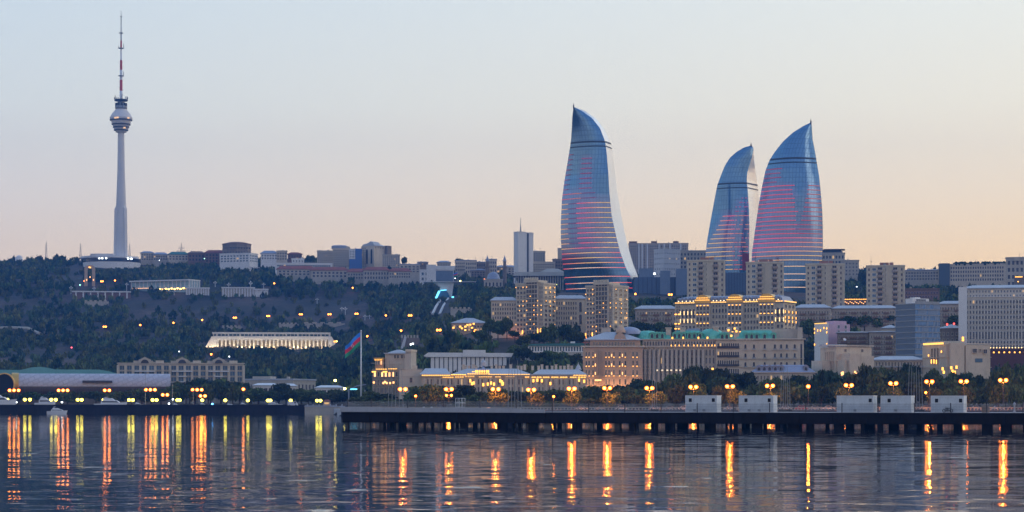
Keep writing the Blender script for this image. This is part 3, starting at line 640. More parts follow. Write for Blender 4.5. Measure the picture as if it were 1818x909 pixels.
# hotel right wing with blank upper fire wall
s = B('stone_block', 'broad stone block with turquoise mansard on its left and blank fire wall on its right', 1272, 1427, 604, 690, 1000, 24, wall=stone)
s.band(603, 1.8, .8); s.band(637, .6, .35); s.band(652, .6, .35); s.band(668, .6, .35)
b = MB(); b.box(s.fx(1340), 6, s.zt + 2.3*s.m, s.w - 1, s.dep - 1, s.fz(583)); b.box(s.fx(1416), 2, s.zt + 2.3*s.m, s.w - .5, 7, s.fz(581)); s.part('fire_wall', b, stoneG)
b = MB(); b.frus(.3, s.fx(1306), .4, s.dep - 8, s.zt + 1.9*s.m, s.fz(589), 1.2, 3); b.frus(s.fx(1306) + .1, s.fx(1380), .4, 5.9, s.zt + 1.9*s.m, s.fz(586), 2.6, 2.); s.part('mansard_roof', b, copper)
for px in (1283, 1291, 1326, 1335, 1344, 1358, 1374): put('dormer', dm, s.root, (s.fx(px), .3, s.zt + 2*s.m))
for px in (1294, 1308): b = MB(); b.box(-1.1, 1, s.zt + 2*s.m, 1.1, 4, s.fz(583)); b.frus(-1.1, 1.1, 1, 4, s.fz(583), s.fz(580), 1., 1.4); o = s.part('turret', b, stone); o.location = (s.fx(px), 0, 0)
s.lamps([(1294, 586), (1305, 583), (1308, 588), (1299, 596)], WARM, .9, 1., 'roof_floodlight', out=-.3)
s.wins(5, 10, s.fz(682), s.fz(606), u0=s.fx(1274), u1=s.fx(1313), ww=.55, wh=.6, style='arch', mats=GS)
b = MB()
for y in (618.2, 634.2, 650.2, 666.2): b.box(s.fx(1274), -.7, s.fz(y), s.fx(1313), -.35, s.fz(y) + .9)
s.part('balcony_rail', b, darkm)
for px in (1324, 1339, 1358, 1376, 1387, 1397, 1411):
    for y in (616, 632, 647.5, 663.5):
        put('window', win_mesh(3.6*s.m, 9.2*s.m, GT, 'arch'), s.root, s.at('F', s.fx(px - 1.8), s.fz(y + 4.6)))
        b = MB(); b.box(s.fx(px - 3.2), -.8, s.fz(y + 5) - .25, s.fx(px + 3.2), -.02, s.fz(y + 5) + .05, 0); b.box(s.fx(px - 3.2), -.8, s.fz(y + 5) + .05, s.fx(px + 3.2), -.74, s.fz(y + 5) + .6, 1); s.part('balcony', b, (stone, greym))
b = MB(); b.box(s.fx(1421), -.05, -8, s.fx(1424), -.004, s.fz(611)); s.part('recess_strip', b, darkm)
s.lamps([(1320, 676), (1331, 677), (1280, 674)], WARM, .9, 1.4, 'ground_uplight', out=1.)
s.done()
# low blue mansard
s = B('slate_roofed_house', 'low building with a long pale blue mansard roof and small round dormers', 1334, 1447, 662, 690, 930, 16, wall=stoneG)
s.band(662, 1.1, .5); b = MB(); b.frus(-.3, s.w + .3, -.3, s.dep, s.zt + 1.2*s.m, s.fz(650.5), 3.2, 3.); b.frus(2.9, s.w - 2.9, 2.7, s.dep - 3, s.fz(650.3), s.fz(647.5), .8, .8); s.part('mansard_roof', b, roofb)
d2 = dormer((roofb, glass))
for px in (1348, 1357.5, 1367, 1377, 1387, 1431): put('dormer', d2, s.root, (s.fx(px), .6, s.zt + 1.4*s.m))
s.wins(2, 18, s.fz(690), s.fz(664), ww=.4); s.done()
# mansion on the left
s = B('tall_mansion', 'pale stone mansion with stepped towers and orange lit loggia', 661, 712, 655, 705, 960, pxc=709, side='R', psi=12, wall=stone)
s.dep = 14; b = MB(); b.box(0, 0, -6, s.w, 14, s.zt); s.part('wall', b, stone)
b = MB(); b.box(s.fx(681), 3, s.zt, s.fx(722), 15, s.fz(626.5)); b.box(s.fx(720) - .5, 2.2, -5, s.fx(728), 13, s.fz(622)); s.part('tower_wall', b, stoneG)
b = MB(); b.box(s.fx(679.5), 2.2, s.fz(628), s.fx(723), 15.8, s.fz(626)); b.frus(s.fx(684), s.fx(717), 3.5, 14.5, s.fz(626) + .01, s.fz(620), 3.5, 3.5); s.part('tower_roof', b, roofm)
b = MB(); b.box(s.fx(718.6), 1.4, s.fz(624), s.fx(728.8), 13.6, s.fz(620)); s.part('stair_tower_cap', b, stone)
b = MB(); b.box(s.fx(665), 1, s.zt, s.fx(679), 9, s.fz(637)); s.part('corner_turret', b, stoneP)
b = MB(); b.box(s.fx(663.5), .3, s.fz(639), s.fx(680), 9.6, s.fz(635)); s.part('turret_cornice', b, goldm)
s.strip(665, 679, 639.5, 1.2, WARMS, -.1); s.strip(668, 688, 656, 1.4); s.strip(690, 706, 655.5, 1.4); s.lamps([(x, 660) for x in (662.5, 666, 682, 686)], WARM, 1., .6)
s.wins(1, 7, s.fz(670), s.fz(659), ww=.5, wh=.75, style='arch', lit=.75, litmat=PEACHL, mats=GT); s.wins(2, 7, s.fz(700), s.fz(672), ww=.45, wh=.7, lit=.1)
s.wins(1, 3, s.fz(648), s.fz(640), u0=s.fx(666), u1=s.fx(679), ww=.5, wh=.7, lit=.9, litmat=PEACHL)
for px in (697, 702, 709, 714): put('window', win_mesh(.9, 1.4, GT), s.root, (s.fx(px), 2.95, s.fz(636)))
s.lamps([(664, 679), (681, 680), (684, 678), (687, 680), (693, 680), (699, 679)], PEACHL, .8, 1.0); s.band(645, .6, .3); s.done()
s = B('blank_wall_block', 'plain cream block with a bare side wall and one small window', 709, 750, 656, 705, 945, 20, wall=plastB)
s.band(655.5, .7, .3, plastB, 'parapet'); b = MB(); b.box(s.fx(732), 5, s.zt, s.fx(741), 12, s.fz(649)); s.part('stair_head', b, plastB)
put('window', win_mesh(1., 1.9, GT), s.root, s.at('F', s.fx(727.5), s.fz(679))); b = MB(); b.box(.5, -.1, s.fz(669), s.w - .5, -.004, s.fz(668.4)); s.part('string_course', b, stoneG)
b = MB(); b.box(s.fx(718), 2, s.zt, s.fx(726), 9, s.fz(628)); s.part('lift_shaft', b, stoneG)
s.done()
# long low lit building
s = B('long_lit_palace', 'long low palace with gold lit eaves, grey hip roof and a row of chimneys', 748, 1041, 666, 700, 940, 18, wall=stone)
b = MB(); z = s.zt
b.box(-.6, -.6, z + .004, s.w + .4, s.dep + .6, z + .4); b.frus(-.6, s.fx(800), -.6, s.dep, z + .41, s.fz(653.5), 2, 7); b.frus(s.fx(801), s.fx(944), -.6, s.dep, z + .41, s.fz(654), 6, 8); b.frus(s.fx(945), s.w + .2, -.6, s.dep, z + .41, s.fz(655.5), 3, 8)
s.part('roof', b, roofm)
b = MB(); b.frus(s.fx(852), s.fx(864), -1, 9, s.fz(660), s.fz(649), 1.2, 4.9); s.part('roof_pavilion', b, roofb)
b = MB(); b.lathe([(1.,0),(1.1,1.4),(.2,2.6),(.05,3.2)], 10); o = s.part('lantern', b, roofm); o.location = (s.fx(858), 4, s.fz(649.5))
b = MB(); b.lathe([(1.3,0),(.9,1.),(.2,2.2),(.05,3.)], 10); o = s.part('lantern', b, roofm); o.location = (s.fx(1028), 9, s.fz(655.6))
for i, px in enumerate((822, 826, 832, 840, 845, 873, 881, 887, 894, 907, 920, 926, 932, 946, 957, 963, 972, 981, 988, 996, 1003, 1010, 1016)):
    b = MB(); b.box(-.5, 0, 0, .5, 1., 1.5 if i % 3 else 2.); b.box(-.62, -.15, 1.5 if i % 3 else 2., .62, 1.15, 1.75 if i % 3 else 2.25); o = s.part('chimney', b, (plastB, stone, plastB)[i % 3]); o.location = (s.fx(px), 8.5, s.fz(656.5))
s.strip(749, 800, 667.2, 1.7); s.strip(801, 828, 666, 1.5, WARM); s.strip(830, 870, 664.5, 1.6, out=.8); s.strip(868, 941, 665.4, 1.3)
s.strip(838, 862, 660.5, 1.2, WARM, .9); s.strip(786, 806, 670.5, 1.3); s.strip(808, 824, 670, 1.3); s.strip(826, 843, 669.2, 1.9); s.strip(850, 874, 669.5, 1.6); s.strip(879, 890, 669.5, 1.6); s.strip(898, 915, 669, 1.2); s.strip(932, 940, 670.2, 1.8)
for p in ((944, 952), (953, 962), (964, 976), (979, 992), (994, 1008), (1012, 1024), (1026, 1041)): s.strip(p[0], p[1], 670.7, 1.9)
s.strip(1018, 1041, 667, 1.4); s.lamps([(x, 659.5) for x in (845, 848, 852, 856, 860, 864, 867)], WARM, .6, 1.2, out=1.1)
s.lamps([(x, y) for x, y in ((835,676),(838,681),(841,680),(888,676),(891,678),(893,681),(858,683),(866,682),(872,680),(877,682),(892,682),(947,676),(954,675),(962,676),(977,681),(1028,675),(1037,677))], WARM, .8, 1.5, 'wall_lamp', out=.6)
s.band(668.6, .8, .9); b = MB()
for px in list(range(752, 1040, 9)): b.box(s.fx(px), -.55, -6, s.fx(px) + .8, -.004, s.fz(669))
s.part('pilaster', b, stone); s.wins(2, 46, s.fz(699), s.fz(671), ww=.42, wh=.68, lit=.06); s.done()
# civic blocks on the right
s = B('stepped_stone_block', 'stepped cream stone block with a projecting lower mass, right of the slate roof', 1456, 1547, 616, 690, 935, pxc=1484, side='L', psi=32, wall=stone)
s.band(614.5, 1.6, .7, faces='FL'); s.band(641, .8, .4, faces='FL')
b = MB(); b.box(s.fx(1492), -7, -8, s.fx(1512), -.01, s.fz(628)); b.box(s.fx(1512) + .01, -4.6, -8, s.fx(1540), -.02, s.fz(632)); b.box(s.fx(1486), -5.5, -8, s.fx(1513) + .02, -.03, s.fz(640)); s.part('projecting_wing', b, stone)
b = MB(); b.box(-s.fx(1456) if False else -4, 4, s.zt + 1.7*s.m, s.w*.45, s.dep - 6, s.fz(611)); s.part('roof_slab', b, roofm)
s.wins(1, 5, s.fz(660), s.fz(618), u0=s.dep*.28, u1=s.dep*.9, face='L', ww=.4, wh=.72); s.wins(1, 2, s.fz(626), s.fz(618), ww=.12, wh=.6)
b = MB(); b.box(-s.dep*.36, s.dep*.3, -8, -.2, s.dep*.98, s.fz(640)); s.part('side_wing', b, stone)
s.lamps([(1477, 664), (1479, 663), (1500, 662), (1503, 665)], PEACHL, .8, 1.6, 'wall_lamp', out=7.2)
b = MB(); b.lathe([(.1,0),(.55,.12),(.7,.35)], 12); b.tube((0,0,-.8),(0,0,.1),.08); o = s.part('satellite_dish', b, whitem); o.location = (s.fx(1506), 3, s.zt + 3); o.rotation_euler = (R(55), 0, 0); s.done()
s = B('linking_colonnade', 'low grey building with a row of small windows linking two stone blocks', 1546, 1640, 640, 690, 950, 14, wall=stoneG)
s.hip(6.5, roofm, 5, iny=5); s.wins(2, 16, s.fz(662), s.fz(641), ww=.45, wh=.62); s.band(652, 1.2, 1.2, roofm, 'awning'); s.done()
s = B('civic_block', 'wide grey stone civic block with gold cornice lights on its upper left edge', 1637, 1757, 612, 690, 930, pxc=1680, side='L', psi=30, wall=stone)
s.band(610.5, 1.5, .6, faces='FL'); s.band(634, .8, .4, faces='FL'); s.band(652, .8, .4, faces='FL')
b = MB(); b.box(s.fx(1684), -1.5, -8, s.fx(1708), -.01, s.fz(609)); b.box(s.fx(1712), -.9, -8, s.fx(1752), -.012, s.fz(614)); s.part('projecting_bay', b, stone)
b = MB(); b.box(s.w*.1, 6, s.zt, s.w*.6, 20, s.fz(604.5)); s.part('roof_block', b, stoneG)
me = None; b = MB(); n = 13
for i in range(n): b.box(-.9, s.dep*(.06 + .86*i/n), s.zt + .2, -.55, s.dep*(.06 + .86*(i + .5)/n), s.zt + .95)
s.part('cornice_light', b, WARMS)
s.wins(1, 3, s.fz(648), s.fz(616), u0=s.dep*.35, u1=s.dep*.72, face='L', ww=.5, wh=.9); s.lamps([(s.dep*.42, 641), (s.dep*.53, 641), (s.dep*.63, 642)], WARM, .6, 2., face='L'); s.lamps([(s.dep*.84, 624), (s.dep*.3, 630)], WARM, .7, 1., face='L')
for px, y in ((1703, 626), (1726, 626), (1744, 627), (1737, 624)): put('window', win_mesh(1.6 if px != 1737 else .7, 7*s.m if px != 1737 else 1, GT), s.root, s.at('F', s.fx(px - 2), s.fz(y), 1.2))
s.wins(2, 6, s.fz(668), s.fz(634), u0=s.fx(1712), u1=s.fx(1752), ww=.5, wh=.5); s.lamps([(1684, 653), (1686, 659), (1690, 661), (1693, 652), (1671, 661), (1669, 655)], WARM, .9, 1.4, 'entrance_lamp', out=2.)
b = MB(); b.quad((s.fx(1728), -1.02, s.fz(643)), (s.fx(1741), -1.02, s.fz(643)), (s.fx(1741), -1.02, s.fz(636)), (s.fx(1728), -1.02, s.fz(636))); s.part('glazed_bay', b, glassB); s.done()
# ================================================================== middle distance, right half
s = B('government_block', 'huge white government block with a dense grid of windows and lit vertical piers', 1711, 1880, 512, 640, 1165, 30, wall=surf('ivory_stone', (.66, .60, .51), .85, .1, .2))
b = MB(); b.box(-1.6, -1.6, -6, 2.6, 4, s.fz(509)); s.part('corner_pier', b, plast); s.hip(6, roofm, 6, iny=8); s.band(527, .9, .5, plast)
cols = 30; x0, x1 = s.fx(1718), s.fx(1880)
s.wins(2, cols, s.fz(529), s.fz(513), u0=x0, u1=x1, ww=.38, wh=.5, mats=GW, sill=False); s.wins(6, cols, s.fz(586), s.fz(531), u0=x0, u1=x1, ww=.5, wh=.58, mats=GW, sill=False)
s.wins(1, cols, s.fz(603), s.fz(587), u0=x0, u1=x1, ww=.5, wh=.8, mats=GW, sill=False); s.wins(2, cols, s.fz(618), s.fz(604), u0=x0, u1=x1, ww=.5, wh=.55, mats=GW, sill=False)
b = MB()
for i in range(cols + 1):
    x = x0 + (x1 - x0)*i/cols; b.box(x - .28, -.75, -6, x + .28, -.004, s.fz(530))
s.part('pier', b, MATS['ivory_stone'])
s.lamps([(1718 + 162*i/30, 618) for i in range(0, 31)], lamp('pier_uplight_glow', (1, .66, .28), 4.), .45, .9, 'pier_uplight', out=1.); s.lamps([(1713, 602)], WARM, 1.2, 3., 'corner_uplight', out=2.2)
b = MB(); b.prism_xz([(s.fx(1752), s.fz(623)), (s.fx(1880), s.fz(622)), (s.fx(1880), s.fz(618.6)), (s.fx(1752), s.fz(618.6))], -6, -1); b.box(s.fx(1752), -5.5, -4, s.fx(1880), -.8, s.fz(623.2)); s.part('arcade', b, awn)
s.lamps([(1758 + 9*i, 626) for i in range(8)], WARM, .8, .8, 'arcade_lamp', out=6); s.done()
s = B('glass_office_tower', 'blue grey glass office tower with a white penthouse', 1590, 1668, 539, 640, 1110, pxc=1625, side='L', psi=40, wall=None, body=False)
og = grid('office_glass', (.11, .22, .42), (.14, .27, .48), 1.3, 3.05, (.07, .12, .20), .4, .2, .0, .05, 'Generated')
MATS['office_glass'].node_tree.nodes['Brick Texture'].inputs['Brick Width'].default_value = .035; MATS['office_glass'].node_tree.nodes['Brick Texture'].inputs['Row Height'].default_value = .085; MATS['office_glass'].node_tree.nodes['Brick Texture'].inputs['Mortar Size'].default_value = .004
mp = MATS['office_glass'].node_tree.nodes.new('ShaderNodeMapping'); mp.inputs['Rotation'].default_value = (R(90), 0, 0); ntx = MATS['office_glass'].node_tree
ntx.links.new(ntx.nodes['Texture Coordinate'].outputs['Generated'], mp.inputs['Vector']); ntx.links.new(mp.outputs[0], ntx.nodes['Brick Texture'].inputs['Vector'])
nfl = 10; fh = (s.zt - s.fz(640))/nfl
b = MB(); b.box(0, 0, -6, s.w, s.dep, s.zt); s.part('glass_wall', b, og)
b = MB()
for i in range(nfl + 1): b.box(-.25, -.25, s.zt - i*fh - .22, s.w + .25, s.dep + .25, s.zt - i*fh + .22)
s.part('floor_band', b, greym)
me = MB(); me.quad((0,0,0),(1.1,0,0),(1.5,0,2.3),(.2,0,2.3)); bl = me.mesh('window_blind', surf('blind', (.21, .29, .41), .5))
for r in range(nfl - 2):
    for c in range(14):
        if random.random() < (.75 if r in (0, 1) else .38): put('window_blind', bl, s.root, s.at('F', .5 + c*s.w/14.5, s.zt - (r + 1)*fh + .4, .06))
b = MB(); b.box(s.w*.0 + 1, 3, s.zt + .22, s.w - 4, s.dep - 6, s.fz(529)); b.box(5, 6, s.fz(529), 8, 10, s.fz(526.5)); s.part('penthouse', b, plast)
for i in range(5): put('window', win_mesh(1., 1.3, GW), s.root, (3 + i*(s.w - 9)/5, 2.96, s.zt + 1.))
b = MB(); b.box(.1, .1, s.zt + .22, s.w - .1, .2, s.zt + 1.2); s.part('railing', b, greym); s.done()
s = B('pink_house', 'pink house with lit white front and a bare pink side wall', 1447, 1509, 575, 615, 1165, pxc=1471, side='R', psi=55, wall=pinkp)
b = MB(); b.box(.05, -.4, -4, s.w - .05, -.004, s.zt + .6); s.part('front_wall', b, plast); s.strip(1448, 1470, 574, 1.2); s.lamps([(x, y) for x in (1448.5, 1470) for y in (583, 590, 611)] + [(1454, 586), (1459, 586), (1465, 582)], WARM, .6, 1.2, out=.6)
s.wins(3, 3, s.fz(612), s.fz(577), ww=.5, wh=.7, mats=GW)
for y in (583, 592, 601): put('window', win_mesh(1.2, 1.6, GW), s.root, s.at('R', s.dep*.42, s.fz(y)), math.pi/2); put('window', win_mesh(1.2, 1.6, GW), s.root, s.at('R', s.dep*.75, s.fz(y)), math.pi/2)
b = MB(); b.box(s.w*.3, s.dep*.3, s.zt, s.w*.9, s.dep*.9, s.zt + 1.6); s.part('roof_room', b, pinkp); s.done()
def slab(label, px0, px1, yt, yb, d, rows, cols, roof=6, wall=panelD, dep=12, **kw):
    s = B('apartment_slab', label, px0, px1, yt, yb, d, dep, wall=wall, **kw); s.hip(roof, roofm, 4, iny=4.5)
    s.wins(rows, cols, ww=.42, wh=.56, mats=(glass, panel), lit=.03)
    b = MB()
    for i in range(cols//4):
        for r in range(rows):
            x = s.w*(.08 + .84*(i + .5)/(cols//4)); z = s.zb + (s.zt - 1 - s.zb)*r/rows; b.box(x - 1.6, -1.1, z + .3, x + 1.6, -.05, z + 1.2)
    s.part('balcony_stack', b, brick); return s.done()
slab('low brown apartment slab left of the gold domed residence', 1128, 1202, 549, 580, 1340, 3, 14)
slab('low brown apartment slab just right of the gold domed residence', 1412, 1474, 547, 590, 1330, 4, 12)
slab('long brown apartment slab behind the street trees left of the glass office', 1479, 1592, 548, 580, 1330, 4, 22, 5)
slab('brown apartment slab between glass office and government block', 1666, 1713, 540, 585, 1335, 4, 9, 5)
slab('weathered old block with balconies right of the pink house', 1487, 1543, 591, 625, 1150, 4, 12, 1.2, stoneD)
slab('weathered old block with balconies touching the glass office', 1544, 1592, 590, 630, 1140, 4, 10, 1.2, panelD)
slab('small pale roofed block peeping beside the glass office', 1567, 1594, 583, 592, 1200, 1, 5, 5, stoneG)
s = B('curved_old_block', 'rounded old block between glass office and government block', 1667, 1712, 584, 625, 1190, body=False, wall=stoneD)
b = MB(); r_ = s.w/2; b.lathe([(r_, -4), (r_, s.zt), (r_ + .6, s.zt + .01), (r_ + .6, s.zt + .4), (.05, s.zt + 2.4)], 30, 0, r_, r_); s.part('wall', b, stoneD)
b = MB(); b.lathe([(r_ + .7, s.zt + .45), (.05, s.zt + 2.6)], 30, 0, r_, r_); s.part('roof', b, roofm)
for r in range(4):
    for i in range(9):
        a = math.pi + math.pi*(i + .5)/9; put('window', win_mesh(.9, 1.5, (glass, trim)), s.root, (r_ + (r_ + .02)*math.cos(a) - .45*math.sin(a)*-1*0, r_ + (r_ + .02)*math.sin(a), s.zt - 3.2*(r + 1)), a + math.pi/2)
s.lamps([(1682, 576), (1694, 575)], REDL, .9, .9, 'beacon', out=1.)
s.done()
# residence with three golden pediments
s = B('gold_domed_residence', 'big residence with three golden pediments, grey mansard and lit golden eaves', 1197, 1414, 537, 620, 1235, pxc=1391, side='R', psi=20, wall=stone)
s.band(536.3, 1., .8)
b = MB(); b.frus(.2, s.w - .2, .3, s.dep, s.zt + .4, s.fz(524.5), 2.2, 2.4); b.frus(2.3, s.w - 2.3, 2.6, s.dep - 2.3, s.fz(524.4), s.fz(522), 3., 5.); s.part('mansard_roof', b, roofb)
for p0, p1 in ((1235, 1262), (1292, 1320), (1348, 1377)):
    c = (p0 + p1)/2; hw = (p1 - p0)/2
    b = MB(); poly = [(s.fx(c - hw), s.fz(536)), (s.fx(c + hw), s.fz(536)), (s.fx(c + hw), s.fz(531))] + [(s.fx(c + hw*.86*math.cos(t)), s.fz(529.5 - 9*math.sin(t))) for t in [math.pi*i/10 for i in range(11)]] + [(s.fx(c - hw), s.fz(531))]
    b.prism_xz(poly, -1.3, 6); s.part('pediment', b, goldm)
    s.strip(c - hw, c + hw, 530.8, 1.3, WARMS, 1.5); s.strip(c - hw*.8, c + hw*.8, 526.8, 1.1, WARMS, 1.5); s.lamps([(c + hw*q, y) for q in (-.7, -.25, .25, .7) for y in (540, 556, 572, 588)], WARM, .95, .5, 'balcony_lamp', out=1.2)
    b = MB(); b.box(s.fx(c - hw), -1.1, -6, s.fx(c + hw), -.004, s.fz(537)); s.part('bay', b, stone)
    for r in range(6):
        for q in range(4): put('window', win_mesh(1.2, 2.1, GT), s.root, s.at('F', s.fx(c - hw*.78 + q*hw*.45), s.fz(548 + 10*r), 1.1))
for p0, p1 in ((1198, 1234), (1263, 1291), (1321, 1347), (1378, 1391)): s.strip(p0, p1, 535.2, 1.7)
s.strip(0, s.dep, 535.2, 1.7, face='R')
rd = MB(); rd.lathe([(.01,0),(.8,.02),(.8,.5)], 10); rd = None
for px in (1204, 1211, 1218, 1225, 1231, 1267, 1273, 1280, 1286, 1325, 1332, 1339, 1344, 1382): 
    put('dormer', d2, s.root, (s.fx(px), .4, s.zt + .4)); s.lamps([(px, 531.5)], lamp('dormer_glow', (1, .8, .5), 2.5) if 'dormer_glow' not in MATS else MATS['dormer_glow'], .6, .6, 'dormer_lamp', out=.1)
for p0, p1, n in ((1199, 1207, 2), (1264, 1292, 5), (1321, 1348, 5)):
    s.wins(1, n, s.fz(554), s.fz(545), u0=s.fx(p0), u1=s.fx(p1), ww=.55, wh=.85, style='arch'); s.wins(5, n, s.fz(608), s.fz(555), u0=s.fx(p0), u1=s.fx(p1), ww=.55, wh=.55); s.wins(1, n, s.fz(544), s.fz(538), u0=s.fx(p0), u1=s.fx(p1), ww=.5, wh=.6)
for p0, p1, n in ((1208, 1235, 4), (1378, 1392, 2)):
    s.wins(1, n, s.fz(563), s.fz(545), u0=s.fx(p0), u1=s.fx(p1), ww=.55, wh=.92, style='arch'); s.wins(4, n, s.fz(604), s.fz(564), u0=s.fx(p0), u1=s.fx(p1), ww=.55, wh=.6)
    s.lamps([(p0 + (p1 - p0)*i/n, y) for i in range(n + 1) for y in (553, 567)], lamp('arch_glow', (1, .66, .30), 2.2) if 'arch_glow' not in MATS else MATS['arch_glow'], .5, 2.6, 'wall_lamp', out=.7)
s.lamps([(1199.5 + 6*i, y) for i in range(2) for y in (555, 572, 581)], WARM, 1.4, .7, 'balcony_lamp', out=.7)
s.wins(6, 3, s.fz(600), s.fz(538), face='R', ww=.5, wh=.6, lit=.35, litmat=WARM); s.lamps([(s.dep*q, y) for q in (.05, .35, .65, .95) for y in (553, 563, 570)], WARM, .5, 1.6, face='R', out=.5)
b = MB(); b.box(s.fx(1360), -.9, -6, s.w + .5, -.02, s.fz(594)); s.part('podium', b, stoneG); s.done()
# twin residential towers and their wings
def resid(label, px0, px1, pxc, yt, yb, d, crown, ytc):
    s = B('residential_tower', label, px0, px1, yt, yb, d, pxc=pxc, side='R', psi=30, wall=stone, group='twin residential towers'); s.flat(h=1.1); s.band((yt*3 + yb)/4, .8, .35); s.band((yt*1.5 + yb)/2.5, .8, .35)
    b = MB(); b.box(s.fx(crown[0]), -1.2, -6, s.fx(crown[1]), s.dep*.55, s.fz(ytc + 4)); s.part('centre_bay', b, stone)
    b = MB(); b.box(s.fx(crown[0]) - .7, -2., s.fz(ytc + 4), s.fx(crown[1]) + .7, s.dep*.6, s.fz(ytc)); 
    n = 7
    for i in range(n + 1): x = s.fx(crown[0]) + (s.fx(crown[1]) - s.fx(crown[0]))*i/n; b.box(x - .3, -2.2, s.fz(ytc), x + .3, -1.5, s.fz(ytc) + 1.4)
    s.part('crown', b, trim)
    rows = 11; z0, z1 = s.zb, s.zt - .5
    s.wins(rows, 3, z0, z1, u0=s.w*.02, u1=s.fx(crown[0]) - .3, ww=.6, wh=.55, lit=.08); s.wins(rows, 3, z0, z1, u0=s.fx(crown[1]) + .3, u1=s.w*.98, ww=.6, wh=.55, lit=.08)
    for r in range(rows + 1):
        for q in range(4): put('window', win_mesh(1.5, 2.0, GT), s.root, s.at('F', s.fx(crown[0]) + .6 + q*(s.fx(crown[1]) - s.fx(crown[0]) - 1)/4, z0 + (z1 - z0)*r/rows + .8, 1.2))
    s.wins(rows, 3, z0, z1, face='R', ww=.55, wh=.55, lit=.15)
    pts = []
    for r in range(rows):
        y = yb + (yt - yb)*(r + .5)/rows
        for px in np.linspace(px0 + 2, pxc - 2, 8):
            if random.random() < (.30 if r < 9 else .15): pts.append((px, y))
    s.lamps(pts, WARM, .45, .6, out=1.3); s.lamps([(s.dep*q, yb + (yt - yb)*(r + .5)/rows) for r in range(rows) for q in (.15, .5, .85) if random.random() < .4], WARM, .45, .6, face='R', out=.4)
    s.lamps([(px0 + 2, yb - 6), (px0 + 14, yb - 7), (pxc - 8, yb - 8), (pxc - 3, yb - 9)], WARM, .7, 2.6, 'uplight', out=1.4); return s.done()
resid('ornate residential tower with crowned centre bay and scattered warm lamps, left of the two', 916, 987, 965, 505, 596, 1320, (935, 957), 497)
resid('ornate residential tower with crowned centre bay and more lamps, right of the two', 1040, 1116, 1088, 509, 600, 1300, (1058, 1082), 501)
s = B('residence_wing', 'low arcaded wing with blue grey roof left of the ornate towers', 872, 918, 534, 568, 1330, 12, wall=stone); s.hip(6, roofm, 3, iny=4); s.wins(4, 10, ww=.5, wh=.6, lit=.06); s.done()
s = B('residence_wing', 'low arcaded wing with blue grey roof between the ornate towers', 985, 1040, 531, 578, 1335, 12, wall=stone); s.hip(6, roofm, 3, iny=4); s.wins(5, 9, u1=s.w*.72, ww=.5, wh=.6, lit=.05); s.wins(2, 1, u0=s.w*.76, u1=s.w*.9, ww=.6, wh=.8, style='arch'); s.done()
# four apartment towers
for i, (p0, p1, yt, lab) in enumerate(((1220, 1287, 464, 'first beige apartment tower from the left, with rounded balconies and a red roof room'), (1325, 1391, 467.5, 'second beige apartment tower from the left, below the gap of the two right glass towers'),
                        (1431, 1499, 470.5, 'third beige apartment tower from the left, below the right edge of the broad glass tower'), (1539, 1606, 473.5, 'fourth beige apartment tower, standing clear on the right against trees'))):
    yb = (535, 540, 560, 545)[i]; s = B('apartment_tower', lab, p0, p1, yt, yb, 1470, 22, wall=panel, group='four beige apartment towers'); s.flat(h=1.); m_ = s.m
    b = MB(); c = (p0 + p1)/2; b.box(s.fx(c - 10), 5, s.zt + .3, s.fx(c + 6), 15, s.zt + 6.8*m_*1.2); b.box(s.fx(c + 7), 6, s.zt + .3, s.fx(c + 14), 12, s.zt + 3.); s.part('roof_room', b, surf('faded_red_render', (.34, .17, .13), .9) if 'faded_red_render' not in MATS else MATS['faded_red_render'])
    b = MB(); b.box(s.fx(c + 1), -1.2, -10, s.fx(c + 3.4), -.004, s.zt + .35); b.box(s.fx(p1 - 2), -.8, -10, s.w + .2, -.006, s.zt + .33); s.part('pilaster', b, panel)
    nf = 9 if i != 2 else 11; fh = 9.3*m_
    for r in range(nf):
        z = s.zt - (r + 1)*fh + .8
        for px in (p0 + 4.5, p0 + 35): put('window', win_mesh(2.2*m_, 4.2*m_, (glass, panelD)), s.root, s.at('F', s.fx(px - 1), z))
        put('window', win_mesh(6*m_, 4.6*m_, (glassB, whitem)), s.root, s.at('F', s.fx(p0 + 10.5), z)); s.nwin += 3
        put('window', win_mesh(2.*m_, 4.2*m_, (glass, panelD)), s.root, s.at('F', s.fx(p0 + 61), z))
        for px in (p0 + 24, p0 + 50.5):
            bb = MB(); bb.lathe([(5.2*m_, -.2), (5.4*m_, 1.1), (5.1*m_, 1.1), (5.1*m_, 0), (.02, 0)], 12, 0, 0, 0, math.pi, 2*math.pi); o = s.part('balcony', bb, (panelD, MATS['balcony_render'] if 'balcony_render' in MATS else surf('balcony_render', (.40, .31, .25), .9), panelD)[(r*7 + int(px)) % 3]); o.location = (s.fx(px), -.02, z - .6)
            put('window', win_mesh(7*m_, 4.4*m_, (glass, panelD)), s.root, s.at('F', s.fx(px - 3.5), z + .4))
    s.done()
s = B('terrace_restaurant', 'low terrace with a line of warm lights between the two right apartment towers', 1499, 1540, 533, 545, 1480, 8, wall=stoneD); s.strip(1499, 1540, 532, 1.1, WARM); s.lamps([(1501 + 2.9*i, 536 + (i % 3)*1.5) for i in range(13)], PEACHL, .6, .6, 'string_lamp', out=1.); s.flat(); s.done()
